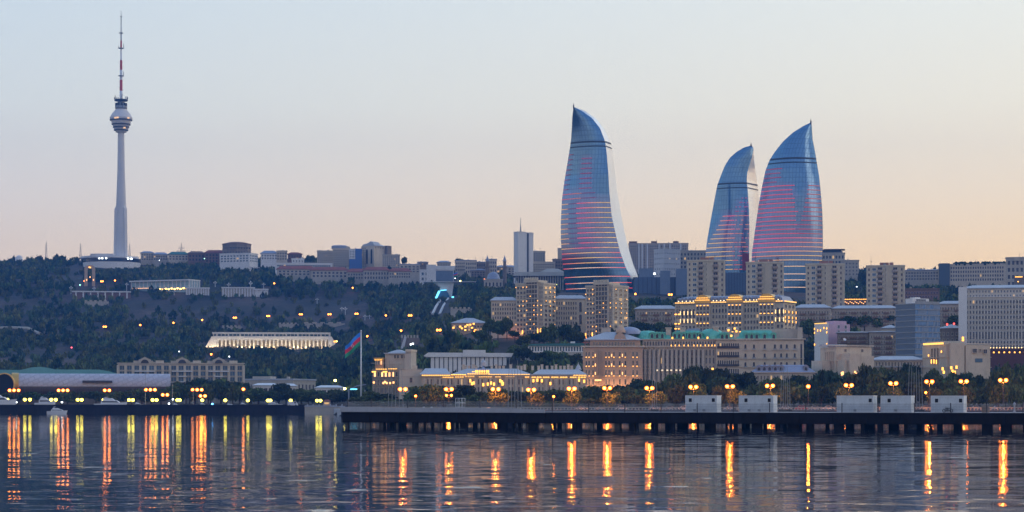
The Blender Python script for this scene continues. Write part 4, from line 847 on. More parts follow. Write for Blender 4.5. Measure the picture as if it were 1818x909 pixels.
# ================================================================== left and centre, low ground
s = B('flat_roofed_hall', 'long white modern hall with a heavy flat roof over tall piers', 757, 908, 634, 662, 1215, 20, wall=glassB, body=False)
b = MB(); b.box(3, 3, -6, s.w - 3, s.dep, s.zt); s.part('glass_wall', b, glassB)
b = MB(); b.prism_xz([(0, s.fz(634)), (s.w, s.fz(634)), (s.w + 1, s.fz(627)), (1, s.fz(626)), (-1.4, s.fz(632))], -2.5, s.dep); b.box(s.fx(822), -3, s.fz(633.5), s.fx(862), s.dep - 2, s.fz(621.5)); s.part('roof_slab', b, plast)
for i in range(17):
    px = 768 + i*8; b = MB(); b.box(-.9, -1.6, -6, .9, 2.95, s.zt - .003); o = s.part('pier', b, plast); o.location = (s.fx(px), 0, 0)
b = MB(); b.box(s.fx(815), 1, s.fz(651), s.fx(880), 2.9, s.fz(648)); s.part('spandrel', b, plast); s.done()
s = B('green_roofed_gallery', 'long low white gallery with dark green roof on a stone terrace', 938, 1038, 614, 632, 1235, 12, wall=glassB, body=False)
b = MB(); b.box(0, 1, s.fz(625), s.w, s.dep, s.zt); s.part('glass_wall', b, glassB); b = MB(); b.prism_xz([(-.5, s.zt), (s.w, s.zt), (s.w, s.fz(609)), (1.5, s.fz(610.5))], -.8, s.dep); s.part('roof', b, surf('dark_green_roof', (.05, .17, .15), .5))
b = MB(); b.box(-4, -3, -8, s.w, s.dep, s.fz(625) - .01); s.part('terrace_wall', b, stoneG); b = MB(); b.box(s.fx(1013), 3, s.fz(610), s.fx(1021), 7, s.fz(606)); s.part('roof_cabin', b, plast)
for i in range(21): b = MB(); b.box(-.35, .3, s.fz(625), .35, .99, s.zt - .01); o = s.part('mullion', b, plast); o.location = (s.fx(938.5 + 4.95*i), 0, 0)
b = MB(); b.box(0, .1, s.fz(625), s.w, .29, s.fz(623.5)); b.box(0, .1, s.fz(615.4), s.w, .29, s.zt - .005); s.part('window_rail', b, plast); s.done()
# apartment house left with three arched gables
s = B('arched_gable_apartments', 'stone apartment house with blue glass bays and three arched rooftop gables', 212, 433, 646, 712, 1235, 18, wall=stoneG)
s.band(645.6, 1.3, .6)
for c in (259, 324.5, 389):
    b = MB(); b.box(s.fx(c - 20), .5, s.zt + .4, s.fx(c + 14), 9, s.fz(640.5)); arc = [(s.fx(c + 9*math.cos(t)), s.fz(641 - 6.5*math.sin(t)*1.0)) for t in [math.pi*i/8 for i in range(9)]]
    b.prism_xz([(s.fx(c - 11), s.fz(646)), (s.fx(c + 11), s.fz(646)), (s.fx(c + 11), s.fz(639)), (s.fx(c + 4), s.fz(636)), (s.fx(c), s.fz(633.5)), (s.fx(c - 4), s.fz(636)), (s.fx(c - 11), s.fz(639))], -.6, .4); b.box(s.fx(c + 14.2), 1, s.zt + .4, s.fx(c + 32), 8, s.fz(642.5)); s.part('gable', b, stoneG)
    b = MB(); b.box(s.fx(c + 19), 0, s.fz(645.5), s.fx(c + 33), 7, s.fz(640)); s.part('roof_room', b, plastB)
    b = MB(); b.quad(*[(s.fx(c + 7*math.cos(t)), -.63, s.fz(645 - 6.6*math.sin(t))) for t in [math.pi*i/10 for i in range(11)]]); s.part('arched_window', b, glass)
    b = MB(); b.box(s.fx(c - 18), -1.6, s.fz(660), s.fx(c + 18), -.004, s.fz(658.4)); b.box(s.fx(c - 8), -1.6, s.fz(669), s.fx(c + 8), -.004, s.fz(667.8)); b.box(s.fx(c - 4), -1.6, s.fz(678.5), s.fx(c + 8), -.004, s.fz(677.4)); s.part('balcony', b, whitem)
bw = s.w/17
s.wins(6, 17, s.fz(709), s.fz(648), u0=.3, u1=s.w - .3, ww=.66, wh=.72, mats=(glassB, stoneG), lit=0); 
b = MB()
for i in range(18): b.box(s.w*i/17 - .6, -.5, -5, s.w*i/17 + .6, -.004, s.fz(648))
s.part('pilaster', b, stone); s.done()
s = B('long_grey_block', 'long low grey block with flat roof right of the gabled apartments', 434, 562, 675, 712, 1300, pxc=520, side='R', psi=25, wall=stoneG); s.flat(roofm); s.wins(2, 20, ww=.4, wh=.5, mats=GS); s.wins(2, 6, face='R', ww=.35, wh=.5, mats=GS)
b = MB(); b.box(4, 2, s.zt + .3, s.w*.5, 10, s.zt + 2.2); s.part('roof_block', b, stoneG); s.done()
for p0, p1, y0, y1, lab in ((450, 494, 680, 690, 'low white marquee roof in front of the long grey block'), (496, 526, 681, 690, 'small flat white pavilion beside the marquee'), (560, 610, 684, 692, 'low pale shed roof among trees left of the flag')):
    s = B('white_pavilion', lab, p0, p1, y0 + 4, y1 + 12, 1225, 12, wall=plast); b = MB(); b.frus(-.8, s.w + .8, -.8, s.dep + .8, s.zt, s.fz(y0), s.w*.25, 4); s.part('roof', b, whitem); s.wins(1, 5, s.zb - 3, s.zt - .3, ww=.7, wh=.7); s.done()
s = B('blue_canopy', 'small canopy glowing cyan at the foot of the flagpole', 617, 650, 690, 706, 1120, 8, wall=stoneD, body=False); b = MB(); b.prism_xz([(0, s.fz(693)), (s.w*.5, s.fz(684)), (s.w, s.fz(682)), (s.w, s.fz(683)), (s.w*.5, s.fz(686)), (0, s.fz(694))], 0, s.dep); s.part('roof', b, roofb)
b = MB(); b.box(s.fx(622), -.2, s.fz(692), s.fx(634), -.05, s.fz(690)); s.part('light_panel', b, CYANL)
for x in (.6, s.w - .6): b = MB(); b.box(x - .3, .5, -4, x + .3, 1.1, s.fz(692)); s.part('post', b, greym)
s.done()
# rolled-carpet museum
s = B('barrel_museum', 'long museum shaped like a rolled carpet, silver panels above a brown patterned base', -30, 306, 664, 716, 1195, 20, body=False, wall=brick)
bm_, bnt, bp = nodes('carpet_pattern'); wv = bnt.nodes.new('ShaderNodeTexWave'); wv.wave_type = 'BANDS'; wv.bands_direction = 'X'; wv.inputs['Scale'].default_value = .35; wv.inputs['Distortion'].default_value = 3; wv.inputs['Detail Scale'].default_value = 2
tcb = bnt.nodes.new('ShaderNodeTexCoord'); bnt.links.new(tcb.outputs['Object'], wv.inputs['Vector']); rr = ramp(bnt, wv.outputs['Fac'], [(.2, (.10, .085, .08)), (.55, (.20, .18, .17)), (.8, (.13, .10, .095))]); bnt.links.new(rr.outputs['Color'], bp.inputs['Base Color'])
silver = grid('silver_panel', (.47, .47, .53), (.53, .53, .59), 3.0, 2.0, (.41, .41, .47), .1, .5, .5, .25, 'Object')
mp = silver.node_tree.nodes.new('ShaderNodeMapping'); mp.inputs['Rotation'].default_value = (R(90), 0, R(24)); silver.node_tree.links.new(silver.node_tree.nodes['Texture Coordinate'].outputs['Object'], mp.inputs['Vector']); silver.node_tree.links.new(mp.outputs[0], silver.node_tree.nodes['Brick Texture'].inputs['Vector'])
rad = 20*s.m; cz = s.fz(683); cy = rad + 1
def arcshell(r0, a0, a1, x0, x1, n=20):
    b = MB(); P_ = [(cy + r0*math.cos(R(a0 + (a1 - a0)*i/n)), cz + r0*math.sin(R(a0 + (a1 - a0)*i/n))) for i in range(n + 1)]
    nx = 24
    for k in range(nx + 1):
        x = x0 + (x1 - x0)*k/nx; b.v += [(x, y, z) for y, z in P_]
    for k in range(nx):
        for i in range(n): q = k*(n + 1) + i; b.f.append((q, q + 1, q + n + 2, q + n + 1)); b.m.append(0)
    return b
x0, x1 = s.fx(36), s.fx(304)
s.part('roof_shell', arcshell(rad, 30, 189, x0, x1), silver, True); s.part('lower_shell', arcshell(rad*.985, 189, 262, x0, x1 - 1), bm_, True)
b = MB(); n = 28; b.v += [(x1, cy, cz)] + [(x1, cy + rad*math.cos(2*math.pi*i/n), cz + rad*math.sin(2*math.pi*i/n)) for i in range(n)]
for i in range(n): b.f.append((0, 1 + i, 1 + (i + 1) % n)); b.m.append(0)
s.part('end_wall', b, stoneG)
b = arcshell(rad*1.06, 0, 360, x0 - 3, x0 + .6, 32); s.part('end_rim', b, goldm, True); 
b = MB(); b.v += [(x0 - .2, cy, cz)] + [(x0 - .2, cy + rad*1.05*math.cos(2*math.pi*i/n), cz + rad*1.05*math.sin(2*math.pi*i/n)) for i in range(n)]
for i in range(n): b.f.append((0, 1 + (i + 1) % n, 1 + i)); b.m.append(0)
s.part('end_glazing', b, blackm)
b = MB(); b.lathe([(rad*.93, -.2), (rad*1.03, -.2), (rad*1.03, .4), (rad*.93, .4)], 32, 0, 0, 0); o = s.part('spiral_face', b, goldm); o.location = (s.fx(14), -3.2, cz); o.rotation_euler = (R(90), 0, R(-28))
b = MB(); b.lathe([(.02, 0), (rad*.95, 0)], 32); o = s.part('spiral_glazing', b, blackm); o.location = (s.fx(14), -3., cz); o.rotation_euler = (R(90), 0, R(-28))
b = MB(); ya = cy - rad*math.cos(R(14)); b.box(s.fx(149), ya - 1.6, s.fz(679.5), s.fx(201), ya + 1.5, s.fz(675.5)); s.part('slot_window', b, darkm)
b = MB(); b.box(x0 - 4, cy - rad*.5, -4, x1 - 1, cy + rad*.7, cz - rad*.80); s.part('plinth', b, stoneD); s.done()
s = B('teal_roofed_hall', 'low hall with a wavy turquoise roof behind the rolled carpet museum', -60, 212, 664, 716, 1260, 24, wall=stoneG)
prof = [(-60, 657), (-10, 656.5), (40, 657), (58, 652.5), (75, 651.3), (88, 653), (100, 656), (150, 656), (178, 656), (195, 659), (212, 664)]
b = MB(); b.prism_xz([(s.fx(-60), s.zt + .01)] + [(s.fx(212), s.zt + .01)] + [(s.fx(p), s.fz(y)) for p, y in reversed(prof[:-1])], -2, s.dep + 1); s.part('roof', b, tealr); s.wins(2, 30, ww=.5, wh=.5); s.done()
# ================================================================== hillside buildings
s = B('white_arcade_hall', 'long white trapezoid hall with an arcade of lit pillars on the dark hillside', 365, 593, 599, 617, dat(480, 619), 22, wall=plast, body=False)
b = MB(); b.box(s.fx(380), 5, -8, s.w - 4, s.dep, s.zt); s.part('wall', b, plastB)
b = MB(); b.prism_xz([(s.fx(374), s.fz(603)), (s.w - .5, s.fz(602.5)), (s.fx(589), s.fz(597)), (s.fx(377), s.fz(597.5))], -1., 5); b.box(s.fx(378), -1.4, s.fz(592.6), s.fx(587), s.dep, s.fz(590)); b.prism_xz([(0, s.fz(618)), (s.fx(386), s.fz(618)), (s.fx(386), s.fz(603)), (s.fx(374), s.fz(603))], -1., 6); b.prism_xz([(s.fx(583), s.fz(618)), (s.w + 1.5, s.fz(610)), (s.w - .5, s.fz(602.5)), (s.fx(583), s.fz(602.6))], -1., 6); b.box(s.fx(380), -.2, s.fz(597.4), s.fx(587), s.dep - 1, s.fz(592.7)); s.part('roof', b, plast)
b = MB()
for i in range(30): b.box(s.fx(381 + 6.8*i), -.5, s.fz(596.6), s.fx(381 + 6.8*i + (5.6 if i % 3 else 4)), -.22, s.fz(593.4))
s.part('clerestory_window', b, glassB)
for i in range(28):
    px = 388 + i*7.05; b = MB(); w_ = 1.25*s.m; b.box(-w_, -.9, -8, w_, .6, s.fz(605.5)); b.prism_xz([(-w_, s.fz(605.5)), (w_, s.fz(605.5)), (3.5*s.m, s.fz(603)), (-3.5*s.m, s.fz(603))], -.9, .6); o = s.part('pillar', b, plast); o.location = (s.fx(px), 0, 0)
ugl = lamp('arcade_uplight_glow', (1, .66, .28), 9.)
s.lamps([(388 + i*7.05, 616.5) for i in range(0, 28)] + [(369, 616.5), (374, 616), (379, 616), (383, 615.5)], ugl, 1.2, .7, 'uplight', out=1.1); s.floods([(372 + 11*i, 616.5) for i in range(20)], CFLOOD, 1.8, .9, 8.); s.lamps([(594, 606), (596.5, 606)], WARM, 1.6, 1.6, 'wall_lamp', out=1.); s.done()
s = B('glass_terrace_hall', 'pale glass hall with a row of golden lights under its roof, on a hill terrace', 234, 354, 498, 517, dat(290, 521), 24, pxc=336, side='R', psi=36, wall=surf('pale_teal_glazing', (.36, .50, .52), .3, .12, .3))
b = MB(); b.box(-1, -3, s.zt + .01, s.w + 1, s.dep + 1, s.fz(495.8)); b.box(-1, -1, s.fz(511.5), s.w + .5, -.01, s.fz(510)); s.part('roof', b, plast)
for i in range(15): b = MB(); b.box(-.4, -.6, s.fz(510), .4, -.02, s.zt - .01); o = s.part('mullion', b, plast); o.location = (s.w*i/14, 0, 0)
b = MB()
for i in range(5): b.box(s.w + .01, s.dep*i/4 - .6*(i > 0), -2, s.w + .7, s.dep*i/4 + .6, s.zt)
s.part('corner_pillar', b, plast)
s.lamps([(286 + 5.2*i, 511.6 + (i % 2)) for i in range(10)], lamp('gold_terrace_glow', (1, .58, .13), 9.), 2.6, 1.6, 'terrace_lamp', out=1.5); s.strip(236, 270, 510.5, 1.2, PEACHL); s.done()
def hillwall(label, px0, px1, y0, y1, d, mat, n, name='terrace_arcade'):
    s = B(name, label, px0, px1, y0, y1, d, 5, wall=mat); 
    for i in range(n): b = MB(); b.box(-.7, -1.1, -3, .7, -.004, s.zt + .4); o = s.part('pillar', b, plast); o.location = (s.w*(i + .5)/n, 0, 0)
    b = MB(); b.box(-.4, -1.5, s.zt + .41, s.w + .4, 5.2, s.zt + 1.6); s.part('coping', b, plast); return s.done()
hillwall('white pillared terrace wall right below the glass hall', 330, 372, 513, 520, dat(350, 525), stoneG, 10)
hillwall('white pillared terrace with tall lamps, longest one right of the glass hall', 394, 452, 512.5, 521, dat(420, 527), stoneG, 12)
hillwall('white stair terrace stepping down to the right of the pillared terrace', 452, 476, 515.5, 522, dat(464, 527), plast, 3, 'stair_terrace')
hillwall('long reddish retaining wall below the arch monument', 130, 232, 519.5, 525, dat(180, 528), brick, 8, 'retaining_wall')
for p0, p1, y0, y1, lab in ((151, 193, 535, 542, 'short pale retaining wall on the left hillside'), (495, 530, 575, 580, 'ragged pale stone wall above the white arcade hall'), (540, 612, 574, 579, 'longer ragged stone wall above the right end of the white arcade hall'), (395, 430, 580, 583, 'low stone wall above the left end of the white arcade hall'), (800, 838, 548, 554, 'short retaining wall below the blue station'), (432, 452, 519, 523, 'plain wall behind the stair terrace')):
    s = B('retaining_wall', lab, p0, p1, y0, y1, dat((p0 + p1)/2, y1 + 1), 4, wall=stoneG, reg=True); b = MB()
    for i in range(5): b.box(s.w*i/5, -.5, s.zt, s.w*(i + .55)/5, 3, s.zt + 1.1)
    s.part('coping', b, stone); s.done()
d_ = dat(159, 508); s = B('arch_monument', 'narrow domed arch monument lit orange at its top', 150, 169, 478, 507, d_, 8, wall=stoneP, body=False)
b = MB(); b.box(0, 0, -4, s.w*.3, 8, s.zt); b.box(s.w*.7, 0, -4, s.w, 8, s.zt); b.prism_xz([(0, s.zt), (s.w*.3, s.zt), (s.w*.42, s.zt + 1.5), (s.w*.58, s.zt + 1.5), (s.w*.7, s.zt), (s.w, s.zt), (s.w*.98, s.fz(474.5)), (s.w*.8, s.fz(471.5)), (s.w*.5, s.fz(470.2)), (s.w*.2, s.fz(471.5)), (s.w*.02, s.fz(474.5))], 0, 8); s.part('arch', b, stoneP)
s.lamps([(158.5, 474.5), (160.5, 475)], WARM, 1.6, 1.6, 'crown_lamp', out=.5); s.lamps([(154, 497), (166, 497), (160, 492)], PEACHL, 1.2, 2., 'arch_lamp', out=1.); s.done()
s = B('lit_pavilion', 'round fronted pavilion with a grey domed roof and orange lamps among trees', 802, 864, 574, 588, dat(832, 591), 18, wall=stoneP)
s.hip(9, roofm, 9, iny=7); s.wins(2, 11, ww=.5, wh=.65, mats=GT, lit=.1); s.lamps([(817, 580), (820, 583), (826, 580), (830, 577), (835, 576.5), (841, 575), (838, 582), (844, 586), (826, 586), (805, 582)], WARM, 1.4, 1.2, out=1.); s.done()
# funicular station: concrete funnel with glowing blue portal
d_ = dat(790, 531); s = B('funicular_station', 'concrete hillside station with a cyan lit portal and a flat viewing deck', 768, 808, 503, 530, d_, 16, wall=concr, body=False)
b = MB(); b.prism_xz([(s.fx(779), s.fz(518)), (s.fx(802), s.fz(528)), (s.fx(806), s.fz(501)), (s.fx(770), s.fz(501)), (s.fx(782), s.fz(510))], 0, 14); s.part('funnel_wall', b, concr)
b = MB(); b.box(s.fx(752), -4, s.fz(501) + .01, s.fx(845), 14, s.fz(500)); s.part('viewing_deck', b, concr)
b = MB(); arc = [(s.fx(788 + 10*math.cos(t)), s.fz(529 - 14*math.sin(t))) for t in [math.pi*i/10 for i in range(11)]]; b.prism_xz([(x, z) for x, z in arc], -2.5, -.01); s.part('portal', b, surf('blue_portal_glass', (.03, .16, .30), .25))
b = MB(); b.tube((s.fx(774), -3, s.fz(530)), (s.fx(780), -3, s.fz(517)), 1.0); b.box(s.fx(802), -3, s.fz(529), s.fx(806), -2.6, s.fz(526.5)); b.tube((s.fx(782), -3.2, s.fz(516)), (s.fx(793), -3.2, s.fz(515)), .35); s.part('portal_light', b, CYANL); s.done()
REG.append((752, 845, 499, 506, d_, 0, 0, 0, -100, -100))
b = MB(); 
tr0 = [(790, 532), (781, 548), (774, 556)]; 
for (a0, b0), (a1, b1) in zip(tr0[:-1], tr0[1:]):
    q = []
    for px, py in ((a0, b0), (a1, b1)):
        dd = dat(px, py); q.append((X(px, dd), dd, float(gz(X(px, dd), dd)) + 1.2))
    for o_ in (-3, 3): b.tube((q[0][0] + o_, q[0][1], q[0][2]), (q[1][0] + o_, q[1][1], q[1][2]), 1.1)
REG.append((772, 793, 530, 559, dat(781, 545), 0, 0, 0, -100, -100)); tag(b.build('funicular_track', concr), 'pale twin track of the funicular running down the slope from the blue station', 'track')
s = B('track_portal_wall', 'dark stone retaining wall with the lower track ramp and two bright lamps', 712, 745, 600, 615, dat(728, 618), 8, wall=stoneD); b = MB(); b.prism_xz([(-2, -6), (s.fx(715), -6), (s.fx(722), s.fz(598)), (s.fx(718), s.fz(598))], -4, -.01); s.part('ramp', b, concr); s.lamps([(729.5, 611.5), (733, 610.5)], WHITEL, 1.3, 1.3, out=1.); b = MB()
for i in range(6): b.box(s.w*i/6, 0, s.zt, s.w*(i + .6)/6, 4, s.zt + 2)
s.part('coping', b, stoneG); s.done()
# ================================================================== skyline
def sky(name, label, px0, px1, yt, yb, d, rows, cols, wall=stone, roof='flat', dep=16, pxc=None, side='R', psi=28, mats=None, lit=.02, ww=.5, wh=.55, rpx=4, rmat=None, group=None, done=True):
    s = B(name, label, px0, px1, yt, yb, d, dep, pxc=pxc, side=side, psi=psi, wall=wall, group=group)
    if roof == 'flat': s.flat(rmat)
    elif roof: s.hip(rpx, rmat or redt, s.dep*.3, iny=s.dep*.4)
    s.wins(rows, cols, ww=ww, wh=wh, mats=mats or (glass, wall), lit=lit, sill=False)
    if pxc: s.wins(rows, max(2, int(cols*.6)), face=side, ww=ww, wh=wh, mats=mats or (glass, wall), lit=lit, sill=False)
    return s.done() if done else s
bs = (blackm, greym)
# right of the picture
s = sky('slab_tower', 'narrow pale slab tower with a dark vertical stripe and rooftop mast', 912, 947, 413, 482, 2420, 16, 2, plast, pxc=920, side='L', psi=40, done=False, lit=0, ww=.05, wh=.2)
b = MB(); b.box(s.fx(935.5), -.3, -5, s.fx(938.5), -.004, s.zt + .3); s.part('dark_stripe', b, darkm2); b = MB(); b.tube((s.fx(931), 6, s.zt), (s.fx(931), 6, s.fz(400)), .9, .6); b.tube((s.fx(931), 6, s.fz(400)), (s.fx(931), 6, s.fz(385)), .45, .2); b.box(s.fx(926), 4, s.zt + .3, s.fx(938), 12, s.fz(410)); s.part('roof_mast', b, greym); s.done()
sky('city_block', 'plain beige block stepping down beside the narrow slab tower', 946, 968, 447, 478, 2480, 8, 5, stoneG)
sky('city_block', 'low buff block between slab tower and the left glass tower', 945, 985, 466, 485, 2440, 4, 9, stone)
s = sky('city_block', 'small turreted block touching the left edge of the tall glass tower', 981, 1000, 461, 486, 2460, 4, 4, stoneD, done=False)
b = MB(); b.box(s.fx(990), 2, s.zt, s.fx(999), 10, s.fz(440)); s.part('tower_wall', b, stoneG); s.done()
s = B('columned_hall', 'dark columned hall with a wide flat roof in front of the slab tower', 914, 1002, 490, 512, 2230, 30, wall=glassB, body=False)
b = MB(); b.box(3, 2, -4, s.w - 3, 28, s.zt); s.part('glass_wall', b, glass); b = MB(); b.frus(-2, s.w + 2, -3, 30, s.zt, s.fz(483), 2, 2); b.frus(s.fx(958), s.w + 1, 4, 28, s.fz(483) + .01, s.fz(476), 7, 6); s.part('roof', b, stoneG)
for i in range(20): b = MB(); b.box(-.6, -.6, -4, .6, 1.99, s.zt - .01); o = s.part('column', b, stoneG); o.location = (s.w*(i + .4)/20, 0, 0)
s.lamps([(972 + 2.3*i, 505.5) for i in range(8)], YELLOW if False else lamp('hall_strip_glow', (.9, 1, .2), 3.), 1.2, .8, 'entrance_lamp', out=4); s.done()
s = sky('long_slab', 'long brown and white apartment slab on the skyline right of the tall glass tower', 1116, 1222, 433, 478, 2560, 9, 26, panelD, done=False, mats=(glass, concr))
b = MB()
for p0, p1 in ((1117, 1131), (1156, 1166), (1195, 1205)): b.box(s.fx(p0), 3, s.zt + .35, s.fx(p1), 12, s.zt + 3.2)
s.part('roof_room', b, brick); b = MB()
for px in (1133, 1139, 1148, 1169, 1178, 1188, 1207): b.box(s.fx(px), -.8, -4, s.fx(px + 3), -.004, s.zt)
s.part('stair_bay', b, concr); s.done()
sky('angular_block', 'tall grey angular block with small square windows in front of the long slab', 1161, 1208, 443, 500, 2330, 6, 7, concr, pxc=1178, side='L', psi=38, ww=.28, wh=.3)
sky('angular_block', 'grey block with a ragged roof left of the smallest glass tower', 1206, 1256, 446, 500, 2350, 7, 8, stoneG, ww=.45)
s = B('glass_podium', 'dark blue stepped glass podium at the foot of the tall glass tower', 1124, 1222, 492, 528, 2130, 30, wall=surf('dark_blue_cladding', (.07, .12, .20), .35)); b = MB(); b.box(s.fx(1134), 3, s.zt + .01, s.fx(1160), 24, s.fz(476)); b.box(s.fx(1172), -4, -4, s.fx(1190), 20, s.fz(481)); b.box(s.fx(1200), -8, -4, s.fx(1221), 18, s.fz(478)); s.part('upper_block', b, surf('grey_blue_cladding', (.16, .22, .30), .4))
b = MB()
for i in range(12): b.box(s.fx(1125 + 8*i), -.3, -4, s.fx(1125 + 8*i) + .5, -.004, s.zt)
s.part('mullion', b, darkm2); s.lamps([(1162, 486)], WHITEL, 2., 2., 'floodlight', out=1.); s.done()
s = B('glass_podium', 'dark blue glass block filling the gap behind the two left apartment towers', 1284, 1328, 484, 535, 2080, 25, wall=MATS['dark_blue_cladding']); b = MB()
for i in range(9): b.box(s.w*i/9, -.3, -4, s.w*i/9 + .4, -.004, s.zt)
s.part('mullion', b, darkm2); b = MB(); b.box(s.fx(1318), -1, s.fz(480), s.fx(1330), 5, s.fz(450)); s.part('red_screen', b, surf('dark_red_screen', (.20, .02, .06), .5)); s.done()
s = sky('skyline_office', 'dark roofed office with a white upper box right of the broad glass tower', 1459, 1500, 450, 480, 2300, 3, 7, stoneG, done=False); b = MB(); b.box(s.fx(1460), 2, s.zt + .4, s.fx(1494), 18, s.fz(443)); b.box(s.fx(1474), .5, s.zt + .4, s.fx(1496), 1.98, s.fz(446)); b.box(s.fx(1462), 0, s.fz(443), s.fx(1500), 20, s.fz(442)); s.part('roof_room', b, darkm2); s.done()
sky('skyline_office', 'plain grey block with few windows beside the dark roofed office', 1493, 1525, 463, 490, 2280, 4, 5, stoneG, ww=.3, wh=.4)
sky('hotel_slab', 'long low grey hotel wing on the skyline, left of the hedge topped one', 1606, 1668, 480, 498, 2150, 3, 12, stoneG, roof='hip', rmat=roofb, rpx=1.5)
s = sky('hotel_slab', 'long hotel with a hedge along its flat roof on the right skyline', 1668, 1786, 470, 500, 2120, 4, 26, stone, done=False); b = MB(); b.box(s.fx(1669), -1.5, -4, s.fx(1688), 10, s.fz(467)); s.part('stair_block', b, glassB)
b = MB()
for i in range(70): x = s.fx(1695) + (s.fx(1785) - s.fx(1695))*random.random(); b.ball((x, random.random()*4, s.zt + 1.2), random.uniform(.8, 1.7), 6, 0, 1.2)
s.part('roof_hedge', b, surf('hedge_leaf', (.03, .05, .02), .9)); s.done()
s = sky('corner_office', 'tall grey block at the right edge of the picture with a lit drum below it', 1787, 1850, 458, 510, 1980, 4, 8, stoneG, done=False); b = MB(); b.box(s.fx(1802), -2, s.zt, s.fx(1812), 0, s.fz(463)); s.part('pilaster', b, stone); s.done()
s = B('lit_drum', 'small round stone turret with orange lights at the right edge', 1801, 1830, 490, 506, 1800, 12, wall=stoneD, body=False); b = MB(); b.lathe([(6,-6),(6,s.zt),(6.6,s.zt + .1),(.05,s.zt + 1)], 20, 0, 6, 6); s.part('wall', b, stoneD); s.lamps([(1804 + 2.6*i, 491.5) for i in range(5)] + [(1808, 500)], WARM, 1.1, .9, out=.6); s.done()
sky('red_terrace', 'low faded red terrace of small windows among trees on the right slope', 1606, 1668, 514, 530, 1720, 2, 12, brick, mats=(glass, pinkp))
# centre
sky('skyline_block', 'plain tan block, leftmost of the tall cluster on the centre skyline', 563, 592, 446, 468, 2760, 5, 8, stone, ww=.35)
s = sky('skyline_block', 'tan apartment block with a rounded glazed crown on the centre skyline', 591, 622, 442, 474, 2740, 8, 9, stone, done=False); b = MB(); b.lathe([(9.5,0),(9.5,3.4),(8,4.2),(.05,4.4)], 20); o = s.part('crown', b, roofb); o.location = (s.fx(603), 9.5, s.zt + .35); b = MB(); b.box(s.fx(614), 2, s.zt + .4, s.fx(621.5), 10, s.fz(437.5)); s.part('roof_room', b, stone); s.done()
s = sky('skyline_block', 'blue and white block between tan neighbours on the centre skyline', 620, 642, 443, 472, 2720, 6, 5, plast, mats=(glassB, plast), done=False); b = MB(); b.box(s.fx(631), -1, -4, s.w + .4, 5, s.zt + 1); b.box(s.fx(620), -1.2, -4, s.fx(631) - .02, -.02, s.fz(460)); s.part('blue_cladding', b, bluem); s.done()
s = B('gabled_tower_block', 'tallest tan block of the centre skyline with a pale pointed gable', 641, 683, 436, 474, 2730, pxc=664, side='R', psi=38, wall=stone)
b = MB(); b.prism_xz([(s.fx(643), s.zt), (s.fx(665), s.zt), (s.fx(662), s.fz(430)), (s.fx(658), s.fz(428)), (s.fx(654), s.fz(431)), (s.fx(645), s.fz(433))], -.3, 12); b.frus(s.w - 12, s.w + 1, -.2, s.dep + .4, s.zt + .01, s.fz(432), 5, 4); s.part('roof', b, roofm)
for px in (652, 660): put('arched_window', win_mesh(4*s.m, 26*s.m, GT, 'arch'), s.root, s.at('F', s.fx(px - 2), s.fz(468)))
s.wins(9, 3, u0=0.5, u1=s.fx(650), ww=.5); s.wins(1, 4, s.zt - 3.5, s.zt - .5, face='R', ww=.4, wh=.5); b = MB(); b.box(s.w - .3, s.dep, -4, s.w + 4, s.dep + 8, s.zt + 1); s.part('rear_wing', b, stoneD); s.done()
sky('skyline_block', 'grey slab with a see-through top floor right of the gabled block', 679, 710, 453, 480, 2700, 7, 9, stoneG, ww=.4)
sky('blue_office', 'low blue glazed office with white bands left of the red roofs', 489, 590, 468, 484, 2640, 3, 24, plast, mats=(glassB, plast), ww=.8, wh=.6, roof='flat')
sky('white_cube', 'small white rooftop house above the blue office', 518, 540, 460, 469, 2680, 2, 4, plast)
for i, (p0, p1, yt, yb, lab) in enumerate(((492, 560, 478, 489, 'long red roofed stone house, leftmost of the red roofs'), (552, 618, 480, 493, 'red roofed stone house below the tan blocks'), (616, 660, 483, 496, 'faded red roofed house left of the dark cypresses'), (645, 692, 480, 497, 'larger red roofed house below the gabled block'), (690, 730, 482, 494, 'red roofed house right of the dark cypresses'))):
    sky('red_roofed_house', lab, p0, p1, yt, yb, 2560 - 14*i, 2, 9, stoneG, roof='hip', rpx=6, group='red roofed houses on the ridge')
s = sky('white_museum', 'white blocky museum with a dark glazed wing on the ridge', 745, 806, 480, 500, 2480, 2, 8, plast, done=False, mats=(glassB, plast)); b = MB(); b.box(s.fx(757), -3, -6, s.fx(774), 8, s.fz(470)); s.part('blank_wall', b, plast); b = MB(); b.box(s.fx(774) + .05, -.6, -2, s.w - 1, -.02, s.fz(481)); s.part('glazed_wing', b, MATS['grey_blue_cladding']); b = MB(); b.box(s.fx(774), -1, s.zt + .5, s.w + 1, 9, s.fz(472)); s.part('roof_block', b, plast); s.done()
hs = [(709,746,470,484,stoneG,'flat','row of low tan houses right of the grey slab'), (741,760,466,474,stoneD,'flat','small dark roof house above the white museum'),(776,800,466,474,stoneG,'hip','round topped low building behind the white museum'),(808,826,463,482,stone,'flat','plain buff house right of the white museum'),(826,846,463,486,stone,'flat','buff house with open balconies near the first minaret'),(842,862,466,488,stoneD,'flat','brown house in front of the first minaret'),(862,882,461,484,stone,'flat','tan house between the two minarets'),(880,916,474,488,stoneG,'hip','low grey roofed row between second minaret and the slab tower'),(836,862,480,494,stoneD,'hip','stepped brown house left of the mosque')]
for i, (p0, p1, yt, yb, w_, rf, lab) in enumerate(hs): sky('ridge_house', lab, p0, p1, yt, yb, 2540 + 9*(i % 4), 3, 5, w_, roof=rf, rpx=3, rmat=roofb)
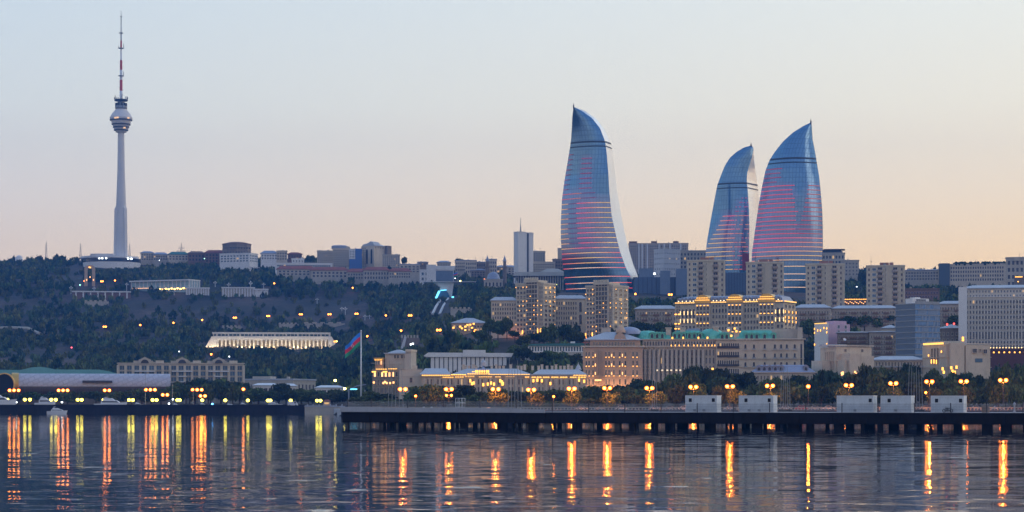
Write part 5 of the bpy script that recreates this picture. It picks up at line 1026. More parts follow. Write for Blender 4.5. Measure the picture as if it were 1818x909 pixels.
# mosque
d_ = 2330; s = B('mosque', 'small stone mosque with a blue grey dome on the slope', 859, 893, 497, 511, d_, 18, wall=stoneG); s.flat()
b = MB(); b.lathe([(6.3,0),(6.3,2)] + [(6.2*math.cos(t), 2 + 6.*math.sin(t)) for t in [math.pi/2*i/7 for i in range(7)]] + [(.3, 8), (.05, 10)], 20); o = s.part('dome', b, roofb, True); o.location = (s.fx(876), 9, s.zt + .3); s.wins(1, 5, ww=.4, wh=.6, style='arch'); s.done()
for px, yb_, lab in ((865.5, 490, 'slim dark minaret with pointed cap, left of the pair'), (896, 500, 'slim minaret with pointed cap, right of the mosque dome')):
    dd = 2350; z0 = Z(yb_ + 8, dd); t = root('minaret', lab, 'minaret', (X(px, dd), dd, z0)); kk = dd/F
    b = MB(); b.lathe([(2.2, -6), (1.9, (yb_ + 8 - 476)*kk), (2.6, (yb_ + 8 - 475)*kk), (2.6, (yb_ + 8 - 473)*kk), (1.5, (yb_ + 8 - 473)*kk), (1.5, (yb_ + 8 - 464)*kk)], 12); b.build('shaft', stoneD, t)
    b = MB(); b.lathe([(1.9, (yb_ + 8 - 464)*kk), (.05, (yb_ + 8 - 453)*kk)], 12); b.build('cap', roofb, t)
# left
s = sky('skyline_villa', 'pale villa with a dark hip roof just right of the television tower', 250, 273, 449, 462, 2900, 3, 5, stone, roof='hip', rpx=3, rmat=roofb)
sky('skyline_villa', 'long dark roofed villa second to the right of the television tower', 272, 298, 452, 462, 2890, 2, 6, stoneG, roof='hip', rpx=4, rmat=roofb)
sky('skyline_villa', 'green roofed villa under a lattice mast', 299, 335, 452, 462, 2880, 2, 6, stone, roof='hip', rpx=5, rmat=MATS['dark_green_roof'])
sky('skyline_villa', 'reddish brown house with a domed roof on the left skyline', 334, 364, 450, 464, 2870, 2, 5, brick, roof='hip', rpx=4, rmat=brick)
sky('skyline_villa', 'red tiled house rising toward the dark octagonal block', 364, 400, 449, 466, 2860, 3, 6, brick, roof='hip', rpx=5)
s = B('octagonal_block', 'dark octagonal apartment block, tallest building right of the television tower', 396, 445, 433, 458, 2840, 30, wall=brick, body=False); r_ = s.w/2; b = MB(); b.lathe([(r_*1.04, -8), (r_*1.04, s.zt)], 8, 0, r_, r_); s.part('wall', b, stoneD)
b = MB(); b.lathe([(r_*1.08, s.zt), (r_*1.08, s.zt + 1), (r_*.55, s.fz(428.5)), (.05, s.fz(427.5))], 8, 0, r_, r_); s.part('roof', b, brick)
for r in range(5):
    for i in range(10):
        u = -1 + 2*(i + .5)/10; b_ = r_*1.0; put('window', win_mesh(1.8, 2.1, (glass, stoneG)), s.root, (r_ + b_*u*.98, r_ - r_*1.045*math.sqrt(max(.12, 1 - u*u*.85)) + (0 if abs(u) < .4 else .2), 1.5 + (s.zt - 2)*r/5))
s.done()
s = sky('white_villa', 'modern white building with balconies below the dark octagonal block', 390, 458, 450, 465, 2780, 3, 9, plast, pxc=443, side='R', psi=30, mats=(glassB, plast), ww=.6, done=False); b = MB()
for r in range(3): b.box(s.w + .02, 1, 1 + r*3.3, s.w + 3, s.dep - 1, 1.6 + r*3.3)
s.part('balcony', b, plast); s.done()
sky('skyline_villa', 'grey and white house with a mansard roof right of the modern white building', 463, 493, 450, 461, 2800, 2, 6, plast, roof='hip', rpx=5, rmat=roofb)
sky('skyline_villa', 'brown tower house with stepped roof on the skyline', 491, 510, 446, 462, 2800, 3, 4, stone)
sky('skyline_villa', 'reddish house with a dark roof above the blue office', 511, 536, 451, 461, 2820, 2, 5, brick, roof='hip', rpx=3)
for i, (px, yt, yb, lab) in enumerate(((82, 430, 462, 'thin lattice mast farthest left on the skyline'), (143, 432, 462, 'thin lattice mast left of the television tower'), (230, 433, 460, 'thin lattice mast close to the right of the television tower'), (322, 431, 453, 'lattice mast with crossarms above the green roofed villa'))):
    dd = 2960; t = root('lattice_mast', lab, 'mast', (X(px, dd), dd, Z(yb + 4, dd))); kk = dd/F; h_ = (yb + 4 - yt)*kk; b = MB()
    for q in ((-1, -1), (1, -1), (1, 1), (-1, 1)): b.tube((q[0]*1.6, q[1]*1.6, -3), (q[0]*.25, q[1]*.25, h_), .22, .12, 4)
    for j in range(10): z = h_*j/10; w_ = 1.6 - 1.35*j/10; b.tube((-w_, -w_, z), (w_, -w_*.9, z + h_/10), .12, .12, 4); b.tube((w_, w_, z), (-w_, w_*.9, z + h_/10), .12, .12, 4)
    b.build('lattice', greym, t)
    if i == 3: b = MB(); b.box(-6, -.3, h_*.42, 6, .3, h_*.42 + .6); b.box(-4.2, -.3, h_*.62, 4.2, .3, h_*.62 + .6); b.build('crossarm', greym, t)
s = B('dome_building', 'small pale domed observatory far left on the skyline', 27, 41, 459, 463, 2930, 9, wall=plast, body=False); b = MB(); b.lathe([(4.6,-2),(4.6,s.zt)] + [(4.6*math.cos(t), s.zt + 4.4*math.sin(t)) for t in [math.pi/2*i/6 for i in range(7)]], 18, 0, 4.8, 5); s.part('dome', b, plast, True); s.done()
# ================================================================== flag
d_ = 1010; zf = float(gz(X(641, d_), d_)) - .5; kk = d_/F; fl = root('flagpole', 'tall white flagpole with a drooping blue, red and green flag', 'flagpole', (X(641, d_), d_, zf))
b = MB(); b.tube((0, 0, 0), (0, 0, Z(588, d_) - zf), .42, .2, 10); b.ball((0, 0, Z(587.6, d_) - zf), .4, 8); b.build('pole', whitem, fl, True)
b = MB(); b.box(-1.2, -1.2, -1, 1.2, 1.2, .6); b.build('base', concr, fl)
def flagpt(u, v):      # u from the pole, v down the hoist
    x = -.35 - 6.5*u; z = Z(590, d_) - zf - v*5.6 - 6.2*u**1.15 + .5*math.sin(u*7 + v*1.5)*u; return (x, 1.0*math.sin(u*8 + v*2.2)*u**.7, z)
fb = [surf('flag_blue', (.04, .27, .85), .7, .06), surf('flag_red', (.80, .04, .08), .7, .06), surf('flag_green', (.03, .32, .17), .7, .06)]
b = MB(); nu, nv = 22, 18; b.v = [flagpt(i/nu, j/nv) for i in range(nu + 1) for j in range(nv + 1)]
for i in range(nu):
    for j in range(nv): q = i*(nv + 1) + j; b.f.append((q, q + 1, q + nv + 2, q + nv + 1)); b.m.append(j*3//nv)
fo = b.build('flag', fb, fl, True); so_ = fo.modifiers.new('thickness', 'SOLIDIFY'); so_.thickness = .04
b = MB()
c0 = Vector(flagpt(.50, .5)) + Vector((0, -.22, 0))
for i in range(14):
    a0, a1 = R(50 + 260*i/14), R(50 + 260*(i + 1)/14); 
    def cr(a, r, o=0): return tuple(c0 + Vector((r*math.cos(a) + o, 0, r*math.sin(a))))
    b.quad(cr(a0, .62), cr(a1, .62), cr(a1, .48, .1), cr(a0, .48, .1))
st = [tuple(c0 + Vector((.42 + (.32 if i % 2 == 0 else .15)*math.cos(R(22.5*i)), 0, (.32 if i % 2 == 0 else .15)*math.sin(R(22.5*i))))) for i in range(16)]
b.quad(*st); b.build('emblem', whitem, fo)
REG.append((612, 643, 588, 705, d_, 0, 0, 0, -100, -100))
t = dat(811, 489); d_ = 2380; t = root('small_flagpole', 'small flagpole with a dim hanging flag on the ridge near the yellow lamp', 'flagpole', (X(813, d_), d_, Z(497, d_))); b = MB(); b.tube((0,0,-3),(0,0,8),.25,.15); b.build('pole', whitem, t)
b = MB(); n = 6
for k_ in range(3): b.v += [(-.3 - 4.2*i/n, .5*math.sin(i*1.2), 7.8 - 1.3*(k_) - 1.5*(i/n)**1.2 - 0) for i in range(n + 1)]
b.v += [(-.3 - 4.2*i/n, .5*math.sin(i*1.2), 7.8 - 3.9 - 1.5*(i/n)**1.2) for i in range(n + 1)]
for k_ in range(3):
    for i in range(n): q = k_*(n + 1) + i; b.f.append((q, q + n + 1, q + n + 2, q + 1)); b.m.append(k_)
b.build('flag', fb, t)
# ================================================================== breakwater, quay, pier
def pw(px): return X(px, 1100)
t = root('breakwater_wall', 'dark stone breakwater wall along the left water edge', 'sea wall', (pw(160), 1100, 0))
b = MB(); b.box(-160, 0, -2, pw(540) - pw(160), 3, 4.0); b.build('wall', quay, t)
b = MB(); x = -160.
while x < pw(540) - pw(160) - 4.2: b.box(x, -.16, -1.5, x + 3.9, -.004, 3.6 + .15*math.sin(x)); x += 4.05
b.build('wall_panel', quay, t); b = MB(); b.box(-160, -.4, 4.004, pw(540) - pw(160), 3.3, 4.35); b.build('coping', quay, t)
t = root('stone_quay', 'lighter grey stone quay between the breakwater and the pier', 'quay', (X(541, 1075), 1075, 0)); b = MB(); b.box(0, 0, -2, X(625, 1075) - X(541, 1075), 60, 3.3); b.build('wall', stoneG, t); b = MB(); b.box(-.2, -.25, 3.304, X(625, 1075) - X(541, 1075), 60, 3.7); b.build('coping', kerbm, t)
b = MB()
for i in range(8): b.box(1 + 2.6*i, .2, 3.7, 1.5 + 2.6*i, .6, 4.6)
b.build('bollard_post', kerbm, t)
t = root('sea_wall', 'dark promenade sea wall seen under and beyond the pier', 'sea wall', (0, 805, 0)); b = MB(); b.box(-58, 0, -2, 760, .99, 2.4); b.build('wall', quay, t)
b = MB()
for i in range(330): x = -56 + i*1.15; b.box(x, .1, 2.41, x + .32, .45, 3.2)
b.build('baluster', stoneG, t)['kind'] = 'stuff'
b = MB(); b.box(-57, 0.05, 3.204, 330, .55, 3.42); b.build('handrail', stoneG, t)
# pier
PL, PR = (X(608, 450), 450.), (X(1980, 392), 392.)
pvx = Vector((PR[0] - PL[0], PR[1] - PL[1], 0)); plen = pvx.length; prz = math.atan2(pvx.y, pvx.x)
pier = root('pier', 'long dark steel pier on many piles in front of the promenade', 'pier', (PL[0], PL[1], 0), prz)
def pier_u(px):        # distance along the pier's front edge at a photo column
    s = (px - 909.)/F; return (s*PL[1] - PL[0])/(math.cos(prz) - s*math.sin(prz))
DEPTH = 26.
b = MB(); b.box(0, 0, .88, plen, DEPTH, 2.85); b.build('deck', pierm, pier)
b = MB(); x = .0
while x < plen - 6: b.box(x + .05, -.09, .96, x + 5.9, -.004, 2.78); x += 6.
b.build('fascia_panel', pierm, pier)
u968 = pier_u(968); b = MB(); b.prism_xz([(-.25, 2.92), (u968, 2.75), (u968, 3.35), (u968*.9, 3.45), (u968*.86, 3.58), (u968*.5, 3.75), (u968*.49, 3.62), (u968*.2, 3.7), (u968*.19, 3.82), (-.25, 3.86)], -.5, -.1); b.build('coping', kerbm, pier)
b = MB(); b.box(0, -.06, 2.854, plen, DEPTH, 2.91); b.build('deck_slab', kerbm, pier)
random.seed(4); npile = 0
for row, yy in enumerate((1.0, 8.5, 17.)):
    x = .6 + row*.7
    while x < plen - 1 and npile < 99:
        w_ = random.choice((.16, .2, .25, .38, .5, .7)) if x < 57 else random.choice((.15, .2, .3, .45, .7, .9)); b = MB()
        b.box(-w_, -.3, -2, w_, .3, .875)
        b.build('pile', pilem if (x < 57 and random.random() < .6) else pierm, pier, loc=(x, yy, 0)); npile += 1; x += random.uniform(2.6, 5.2)
# white horizontal waterline beam
# fence along the pier's front edge
t = root('pier_fence', 'thin wire mesh fence on dark posts along the pier edge', 'fence', (PL[0], PL[1], 2.91), prz)
for i, px in enumerate([616] + [658 + 64.3*k for k in range(19)]):
    u = pier_u(px); z1 = 2.02 if px < 980 else 1.58; b = MB(); b.box(-.07, -.07, 0, .07, .07, z1 + .06); b.build('post', darkm, t, loc=(u, .35, 0 if px > 970 else .3))
b = MB(); u0, u1 = pier_u(616), plen - .5; x = u0
while x < u1:
    b.box(x, .33, .05, x + .025, .36, 1.97 - .42*min(1, max(0, (x - 30)/20.))); x += .14
for q in (.5, .95, 1.40): b.box(u0, .325, q, u1, .365, q + .03)
wp_ = b.build('wire_mesh', greym, t)
def on_pier(px, v, z=2.92):
    u = pier_u(px); u += v*math.sin(prz)*0; p = Vector((PL[0], PL[1], z)) + Vector((math.cos(prz), math.sin(prz), 0))*u + Vector((-math.sin(prz), math.cos(prz), 0))*v
    # keep the column when set back from the edge
    s = (px - 909.)/F; dx = s*p.y - p.x; p += Vector((math.cos(prz), math.sin(prz), 0))*dx; return p
# site cabins
cab = surf('cabin_panel', (.61, .65, .67), .6, .2, .9)
cabs = [(1217, 1277, (1226, 1269), 'white site cabin with a window near each end, leftmost of the five'), (1312, 1377, (1325, 1368), 'white site cabin, second from the left, standing alone by the mast cluster'), (1486, 1555, (1546.5,), 'wide white site cabin with one window at its right end'), (1564, 1622, (1579,), 'white site cabin with one window at its left end'), (1653, 1715, (1663, 1706), 'white site cabin with two windows, rightmost of the five, motorbike in front')]
cab_c = []
for p0, p1, wl, lab in cabs:
    p = on_pier(p0, 1.6); q = on_pier(p1 - 4.5, 1.6); w_ = (q - p).length; t = root('site_cabin', lab, 'site cabin', p, prz, 'white site cabins on the pier'); hh = 28*(p.y)/F + .05
    b = MB(); b.box(0, 0, .12, w_, 2.4, hh)
    for i in range(14): x = w_*(i + .5)/14; b.box(x - .05, -.035, .3, x + .05, -.003, hh - .2)
    b.build('wall', cab, t); b = MB(); b.box(-.05, -.06, hh + .003, w_ + .05, 2.46, hh + .12); b.box(-.04, -.05, 0, w_ + .04, 2.45, .115); b.build('roof', whitem, t)
    b = MB(); 
    for x in (-.05, w_ - .05): b.box(x, -.07, .12, x + .1, -.036, hh)
    if p0 > 1480: b.box(.6, -.05, .12, .65, -.036, hh)
    b.build('corner_post', whitem, t)
    for px in wl:
        k_ = p.y/F; x = (px - p0)*k_; f_ = MB(); f_.box(x - .36, -.08, hh - 1.12, x + .36, -.038, hh - .32); fo_ = f_.build('window', whitem, t); g_ = MB(); g_.quad((x - .29, -.084, hh - 1.05), (x + .29, -.084, hh - 1.05), (x + .29, -.084, hh - .39), (x - .29, -.084, hh - .39)); g_.build('pane', blackm, fo_)
    for x in ((w_*.30, w_*.6) if p0 < 1400 else (w_*.5,)): a_ = MB(); a_.box(x - .22, -.36, .18, x + .22, -.05, .55); a_.lathe([(.02, -.01), (.14, 0)], 10); a_.build('air_conditioner', greym, t)
def clutter(name, label, cat, px, v, parts, rz=0):
    t = root(name, label, cat, on_pier(px, v), prz + rz)
    for nm, b, m_ in parts: b.build(nm, m_, t)
    return t
b = MB()
for x in (0, .72, 1.44): 
    for y in (0, 1.): b.tube((x, y, 0), (x, y, 2.6), .035, .035, 5)
for z in (.9, 1.7, 2.55): b.tube((0, 0, z), (1.44, 0, z), .03); b.tube((0, 1, z), (1.44, 1, z), .03)
b2 = MB(); b2.box(-.1, -.05, 1.62, 1.54, 1.05, 1.69); b2.tube((0, 0, .1), (.72, 0, .9), .025); b2.tube((.72, 0, .1), (0, 0, .9), .025)
clutter('scaffold_tower', 'small pale scaffold tower standing on the pier', 'scaffold', 808, 3., [('frame', b, whitem), ('platform', b2, whitem)])
b = MB(); b.lathe([(.05, 0), (.5, .05), (.55, .4), (.42, .72), (.05, .85)], 14); b2 = MB(); b2.lathe([(.56, .1), (.575, .36), (.5, .6)], 14, 0, 0, 0, math.pi*1.05, math.pi*1.6)
clutter('round_kiosk_light', 'glowing pink and white round lantern on the pier deck', 'lantern', 867, 1.2, [('globe', b, lamp('pink_globe_glow', (1, .45, .32), .9)), ('white_panel', b2, lamp('white_panel_glow', (.9, .9, 1), .9))])
for px, lab in ((748, 'pale folding trestle on the pier, left of the two'), (762, 'pale folding trestle on the pier, right of the two')):
    b = MB()
    for y in (0, .6): b.tube((0, y, 0), (.18, .3, .95), .06); b.tube((.55, y, 0), (.36, .3, .95), .06)
    b2 = MB(); b2.box(.1, .22, .93, .46, .38, 1.03); clutter('trestle', lab, 'trestle', px, 2., [('leg_frame', b, whitem), ('top', b2, greym)])
def boxy(w_, dd, hh, n=4):
    b = MB(); b.box(0, 0, 0, w_, dd, hh)
    for i in range(n): b.box(-.03, -.03, hh*(i + .15)/n, w_ + .03, -.002, hh*(i + .75)/n)
    b2 = MB(); b2.box(-.05, -.05, hh + .002, w_ + .05, dd + .05, hh + .06); return b, b2
q = boxy(.85, .6, .55); clutter('crate', 'small orange brown crate near the left end of the pier', 'crate', 627, 1.2, [('slatted_body', q[0], surf('orange_wood', (.45, .16, .06), .8)), ('lid', q[1], MATS['orange_wood'])])
q = boxy(1.15, .8, 1.05); clutter('crate', 'brown wooden crate right of the rightmost site cabin', 'crate', 1743, 2., [('slatted_body', q[0], surf('brown_wood', (.22, .14, .10), .8)), ('lid', q[1], MATS['brown_wood'])])
b = MB(); b.lathe([(.3,0),(.3,.12),(.16,.2),(.13,1.2),(.24,1.3),(.26,1.5),(.1,1.7),(.02,1.75)], 12); b2 = MB(); b2.box(-.45, -.45, -.1, .45, .45, .0)
clutter('pillar_post', 'pale carved pillar post near the right edge of the pier', 'post', 1801, 3., [('column', b, kerbm), ('plinth', b2, kerbm)])
# motorbike
b = MB(); wheels = []
for x in (0, 1.25):
    wb = MB(); wb.lathe([(.2,-.05),(.29,-.05),(.31,0),(.29,.05),(.2,.05)], 16); wheels.append((x, wb))
b.tube((0, 0, .3), (.35, 0, .8), .05); b.tube((.35, 0, .8), (.8, 0, .35), .06); b.tube((.8, 0, .35), (1.25, 0, .3), .05); b.box(.35, -.13, .3, .8, .13, .58); b.box(.3, -.14, .62, .72, .14, .82)
b2 = MB(); b2.box(.65, -.14, .66, 1.25, .14, .78); b3 = MB(); b3.tube((.3, -.35, .98), (.3, .35, .98), .03); b3.tube((.3, 0, .98), (.2, 0, .7), .04)
t = clutter('motorbike', 'dark parked motorbike in front of the rightmost site cabin', 'motorbike', 1676, .9, [('frame', b, darkm), ('saddle', b2, blackm), ('handlebar', b3, greym)])
for x, wb in wheels: o = wb.build('wheel', blackm, t); o.location = (x, 0, .31); o.rotation_euler = (R(90), 0, 0)
# clusters of tall thin poles
for px0, px1, n, yt, lab in ((689, 716, 5, 640, 'cluster of five thin poles at the left end of the pier'), (902, 926, 5, 634, 'cluster of thin poles before the long lit palace'), (1158, 1166, 3, 622, 'slender pair of poles before the grey mansard hotel'), (1386, 1403, 5, 646, 'dense cluster of thin poles right of the second site cabin'), (1612, 1638, 6, 642, 'tallest cluster of thin poles, behind the gap between the last two site cabins')):
    dd = 540.; kk = dd/F; t = root('pole_cluster', lab, 'poles', (X((px0 + px1)/2, dd), dd, 0)); w_ = (px1 - px0)*kk
    b = MB(); b.box(-w_/2 - .3, -.6, -2, w_/2 + .3, .6, 3.2); b.build('base', pierm, t)
    for i in range(n):
        x = -w_/2 + w_*i/(n - 1); y1 = yt + (i*37 % 5)*5; b = MB(); b.tube((x, 0, 3), (x*.8, 0, Z(y1, dd)), .07, .045, 5); b.build('pole', greym, t)
    b = MB(); b.tube((-w_/2, 0, Z(yt + 38, dd)), (w_/2, 0, Z(yt + 38, dd)), .03, .03, 4); b.build('crossbar', greym, t)
# ================================================================== boats in the marina
def yacht(name, label, px0, px1, yt, d, z0, group='yachts in the marina', flip=False):
    L = (px1 - px0)*d/F; hh = Z(yt, d) - z0; t = root(name, label, 'yacht', (X((px0 + px1)/2, d), d, z0), math.pi if flip else 0, group)
    b = MB(); n = 12; sec = []
    hb = hh*(.52 if z0 > .5 else .40)
    for i in range(n + 1):
        u = i/n; wd_ = .16*L*(1 - max(0, (u - .45)/.55)**2.2) + .02; top = hb*(1 + .25*u*u); x = -L/2 + L*u
        sec.append([(x, -wd_, top), (x - .07*L*u*u, -wd_*.75, -.4), (x - .10*L*u*u, 0, -.9), (x - .07*L*u*u, wd_*.75, -.4), (x, wd_, top)])
    for s_ in sec: b.v += s_
    for i in range(n):
        for j in range(4): q = i*5 + j; b.f.append((q, q + 5, q + 6, q + 1)); b.m.append(0)
        b.f.append((i*5 + 4, i*5 + 9, i*5 + 5, i*5)); b.m.append(0)
    b.f.append((0, 1, 2, 3, 4)); b.m.append(0); b.build('hull', whitem, t, False)
    b = MB(); a_, c_ = -L*.30, L*.22; b.prism_xz([(a_, hb + .02), (c_ + L*.10, hb + .05), (c_ - L*.04, hb + hh*.24), (a_ + L*.02, hb + hh*.26)], -.11*L, .11*L); b.prism_xz([(a_ + L*.06, hb + hh*.26), (c_ - L*.09, hb + hh*.24), (c_ - L*.2, hb + hh*.40), (a_ + L*.07, hb + hh*.42)], -.09*L, .09*L); cb = b.build('cabin', whitem, t)
    b = MB(); b.prism_xz([(a_ + L*.05, hb + hh*.09), (c_ + L*.03, hb + hh*.09), (c_ - L*.02, hb + hh*.18), (a_ + L*.05, hb + hh*.19)], -.113*L, .113*L); b.build('window', glass, cb)
    b = MB(); b.tube((a_ + L*.10, -.05*L, hb + hh*.40), (a_ + L*.16, -.03*L, hh), .07); b.tube((a_ + L*.10, .05*L, hb + hh*.40), (a_ + L*.16, .03*L, hh), .07); b.box(a_ + L*.11, -.04*L, hh - .18, a_ + L*.2, .04*L, hh); b.build('radar_arch', whitem, t)
    return t
yacht('motor_yacht', 'large white motor yacht cut by the left picture edge', -40, 30, 697, 1128, 1.4)
yacht('motor_yacht', 'white yacht with a raked flybridge, second yacht from the left edge', 62, 99, 704, 1128, 2., flip=False)
yacht('motor_yacht', 'long white yacht under the wide yellow lamp', 168, 226, 705, 1126, 1.4)
yacht('motorboat', 'small white motorboat floating in front of the breakwater', 84, 120, 722, 1092, 0, None)
for px0, px1, yt, lab in ((236, 254, 714, 'small pale boat just right of the long yacht'), (303, 322, 716, 'low white boat left of the middle of the breakwater'), (352, 368, 715, 'small white boat below a yellow lamp and an orange pair'), (396, 424, 716.5, 'low grey white boat with a blue light'), (424, 440, 714.5, 'small pale cabin boat right of the blue light'), (470, 502, 713, 'white covered boat near the right end of the breakwater')):
    yacht('motorboat', lab, px0, px1, yt, 1122, 2.6, 'small boats behind the breakwater')
def car_mesh():
    b = MB(); b.prism_xz([(0,.35),(4.3,.35),(4.3,.8),(3.9,.9),(3.2,.95),(1.1,.95),(.15,.85),(0,.7)], -.85, .85)
    c = MB(); c.prism_xz([(.75,.955),(3.3,.955),(2.8,1.45),(1.3,1.45)], -.72, .72); g_ = MB(); g_.prism_xz([(.95,1.0),(3.1,1.0),(2.72,1.38),(1.36,1.38)], -.735, .735)
    w_ = MB(); w_.lathe([(.05,-.12),(.33,-.12),(.33,.12),(.05,.12)], 12); return b, c, g_, w_
paints = [surf('white_car_paint', (.7, .7, .72), .3, .04), surf('silver_car_paint', (.38, .39, .42), .3, .04, metal=.4), surf('red_car_paint', (.45, .03, .03), .3, .04), surf('black_car_paint', (.03, .03, .035), .3, .04)]
protos = []
def car(px, d, z, ci, label, rz=0.):
    if len(protos) <= ci or protos[ci] is None:
        while len(protos) <= ci: protos.append(None)
        t = root('parked_car', label, 'car', (X(px, d), d, z), rz, 'cars parked along the boulevard'); b, c, g_, w_ = car_mesh(); b.build('body', paints[ci], t); c.build('cabin', paints[ci], t); g_.build('window', glass, t)
        me = w_.mesh('wheel', blackm)
        for x in (.85, 3.45):
            for y in (-.8, .8): o = put('wheel', me, t, (x, y, .33)); o.rotation_euler = (R(90), 0, 0)
        protos[ci] = t; return t
    return copy_thing(protos[ci], (X(px, d), d, z), rz, label)
cars = [(1022,0),(1058,1),(1092,0),(1120,3),(1152,0),(1178,1),(1204,0),(1286,0),(1300,1),(1384,0),(1412,2),(1436,1),(1460,0),(1632,1),(1722,1),(1760,0),(1788,2),(1812,2)]
nm = ['white', 'silver', 'red', 'black']; cnt = [0]*4
for px, ci in cars:
    cnt[ci] += 1; car(px, 824, 2.46, ci, f'{nm[ci]} parked car on the boulevard behind the pier, {ordn(cnt[ci]-1)} {nm[ci]} one from the left')
t = root('delivery_van', 'white van parked on the quay beside the last breakwater boat', 'van', (X(511, 1082), 1082, 3.72)); b = MB(); b.prism_xz([(0,.3),(4.6,.3),(4.6,1.0),(4.1,1.25),(3.7,2.0),(0,2.05)], -.9, .9); b.build('body', paints[0], t); b = MB(); b.prism_xz([(3.0,1.2),(4.0,1.25),(3.66,1.85),(3.0,1.85)], -.91, .91); b.build('window', glass, t); _, _, _, w_ = car_mesh(); me = w_.mesh('wheel', blackm)
for x in (.9, 3.7): o = put('wheel', me, t, (x, -.85, .33)); o.rotation_euler = (R(90), 0, 0)
t = root('kiosk', 'small orange lit kiosk near the pier end', 'kiosk', (X(574, 1085), 1085, 3.7)); b = MB(); b.box(0, 0, 0, 3, 2, 2.2); b.build('wall', stoneP, t); b = MB(); b.frus(-.4, 3.4, -.4, 2.4, 2.2, 3., 1.2, 1.); b.build('roof', redt, t); b = MB(); b.box(.5, -.06, .9, 2.5, -.004, 1.7); b.build('window', WARML, t)
# ================================================================== street lamps
def globe_lamp(n, hgt, r, mat, arm=.95, name='street_lamp', label='', loc=(0,0,0), group=None, base=True, cat='street lamp'):
    t = root(name, label, cat, loc, 0, group); b = MB(); b.tube((0, 0, -.6), (0, 0, hgt - .5), .16, .09, 7); b.tube((0, 0, 0), (0, 0, 1.1), .28, .2, 8); b.build('pole', darkm, t)
    if n > 1:
        b = MB(); b.tube((-arm*(n - 1)/2*2*.5, 0, hgt - .75), (arm*(n - 1)/2, 0, hgt - .75), .06, .06, 5)
        for i in range(n): x = -arm*(n - 1)/2 + arm*i; b.tube((x, 0, hgt - .8), (x, 0, hgt - r*.7), .07, .1, 5)
        b.build('arm', darkm, t)
    gm = MB(); gm.ball((0, 0, 0), r, 10, 0, .92); me = gm.mesh('globe', mat, True)
    cm = MB(); cm.lathe([(r*.75, r*.80), (r*.4, r*1.2), (.03, r*1.35)], 8); mc = cm.mesh('globe_cap', darkm)
    if mat is ORANGE:
        ld = bpy.data.lights.new('lamp_light', 'POINT'); ld.energy = 3200.*n*(r/.46)**2; ld.color = (1, .26, .025); ld.shadow_soft_size = .35; lo_ = bpy.data.objects.new('lamp_light', ld); COL.objects.link(lo_); lo_.parent = t; lo_.location = (0, 0, hgt - .75)
    for i in range(n):
        x = -arm*(n - 1)/2 + arm*i; g_ = put('globe', me, t, (x, 0, hgt)); put('globe_cap', mc, g_)
        if mat in (ORANGE, ORANGL): put('halo_shell', halo_mesh(r), g_)
    return t
lp2 = None; proto = {}
halo_mat, fnt, fp_ = nodes('amber_halo_glow'); fnt.nodes.remove(fp_); tr_ = fnt.nodes.new('ShaderNodeBsdfTransparent'); em_ = fnt.nodes.new('ShaderNodeEmission'); em_.inputs['Color'].default_value = (1, .15, .012, 1); em_.inputs['Strength'].default_value = 1.8; ash = fnt.nodes.new('ShaderNodeAddShader')  # added glowing shell, stands in for lens bloom round the orange lamps
tr_.inputs['Color'].default_value = (.93, .86, .8, 1); fnt.links.new(tr_.outputs[0], ash.inputs[0]); fnt.links.new(em_.outputs[0], ash.inputs[1]); fnt.links.new(ash.outputs[0], fnt.nodes['Material Output'].inputs['Surface']); halo_mat.cycles.emission_sampling = 'NONE'
HALO = {}
def halo_mesh(r):
    if r not in HALO: b = MB(); b.ball((0, 0, 0), r*1.65, 12, 0, .95); HALO[r] = b.mesh('halo_shell', halo_mat, True)
    return HALO[r]
def street(key, n, hgt, r, mat, arm, px, py, d, ground, label, group):
    z = Z(py, d); h_ = z - ground
    if key not in proto: proto[key] = globe_lamp(n, hgt, r, mat, arm, label=label, loc=(X(px, d), d, z - hgt), group=group); return
    copy_thing(proto[key], (X(px, d), d, z - hgt), label=label)
orange = [(715,691,2),(797,691,2),(880,691,2),(943,692,2),(1015,690,2),(1078,689,2),(1153,689,2),(1231,687,2),(1296,686,2),(1367,685,2),(1435,686,1),(1507,684,2),(1586,680.5,2),(1650,677.5,2),(1711,677,2),(1781,675,2)]
for i, (px, py, n) in enumerate(orange):
    d = 812 - max(0, px - 1300)*.04; street(('o', n), n, 8., .46, ORANGE, 1.9, px, py, d, 2.4, f'orange street lamp behind the pier, {ordn(i)} tall one from the left', 'orange street lamps on the boulevard')
small = [(797,702,2),(1020,703,2),(1648,697,2),(738,703,1),(983,704,1)]
for i, (px, py, n) in enumerate(small): street(('s', n), n, 5., .30, ORANGE, 1.7, px, py, 822, 2.4, f'shorter orange lamp under the tall lamps, {ordn(sorted(p[0] for p in small).index(px))} short one from the left', 'short orange lamps on the boulevard')
lo = [(25,693,3),(112,693,3),(190,693,2),(267,692,3),(350,692,3),(293,701,2),(360,703,2),(432,691,1)]
for i, (px, py, n) in enumerate(lo): street(('l', n), n, 10., .55, ORANGL, 2.2, px, py, 1158, 4.1, f'orange {"triple" if n == 3 else "double" if n == 2 else "single"} street lamp over the marina, {ordn(sorted(q[0] for q in lo).index(px))} orange one from the left', 'orange street lamps at the marina')
yl = [13,44,53,91,99,138,145,184,190,229,236,271,278,315,319,359,400,440,475.5,480,516,563,569]
for i, px in enumerate(yl): street('y', 1, 3.6, .82 if px not in (563, 569) else .8, YELLOW, 0, px, 709.3 + (px/200.)*.7, 1153 if px < 540 else 1160, 4.1, f'yellow globe lamp on the marina promenade, {ordn(i)} one from the left', 'yellow globe lamps along the marina')
for i, (px, py) in enumerate(((29,714),(110,714),(300,716.5),(307,709))): street('w', 1, 2.4, .45, WHITEL, 0, px, py, 1152, 4.1, f'small white lamp low on the marina promenade, {ordn(i)} white one from the left', 'white lamps on the marina')
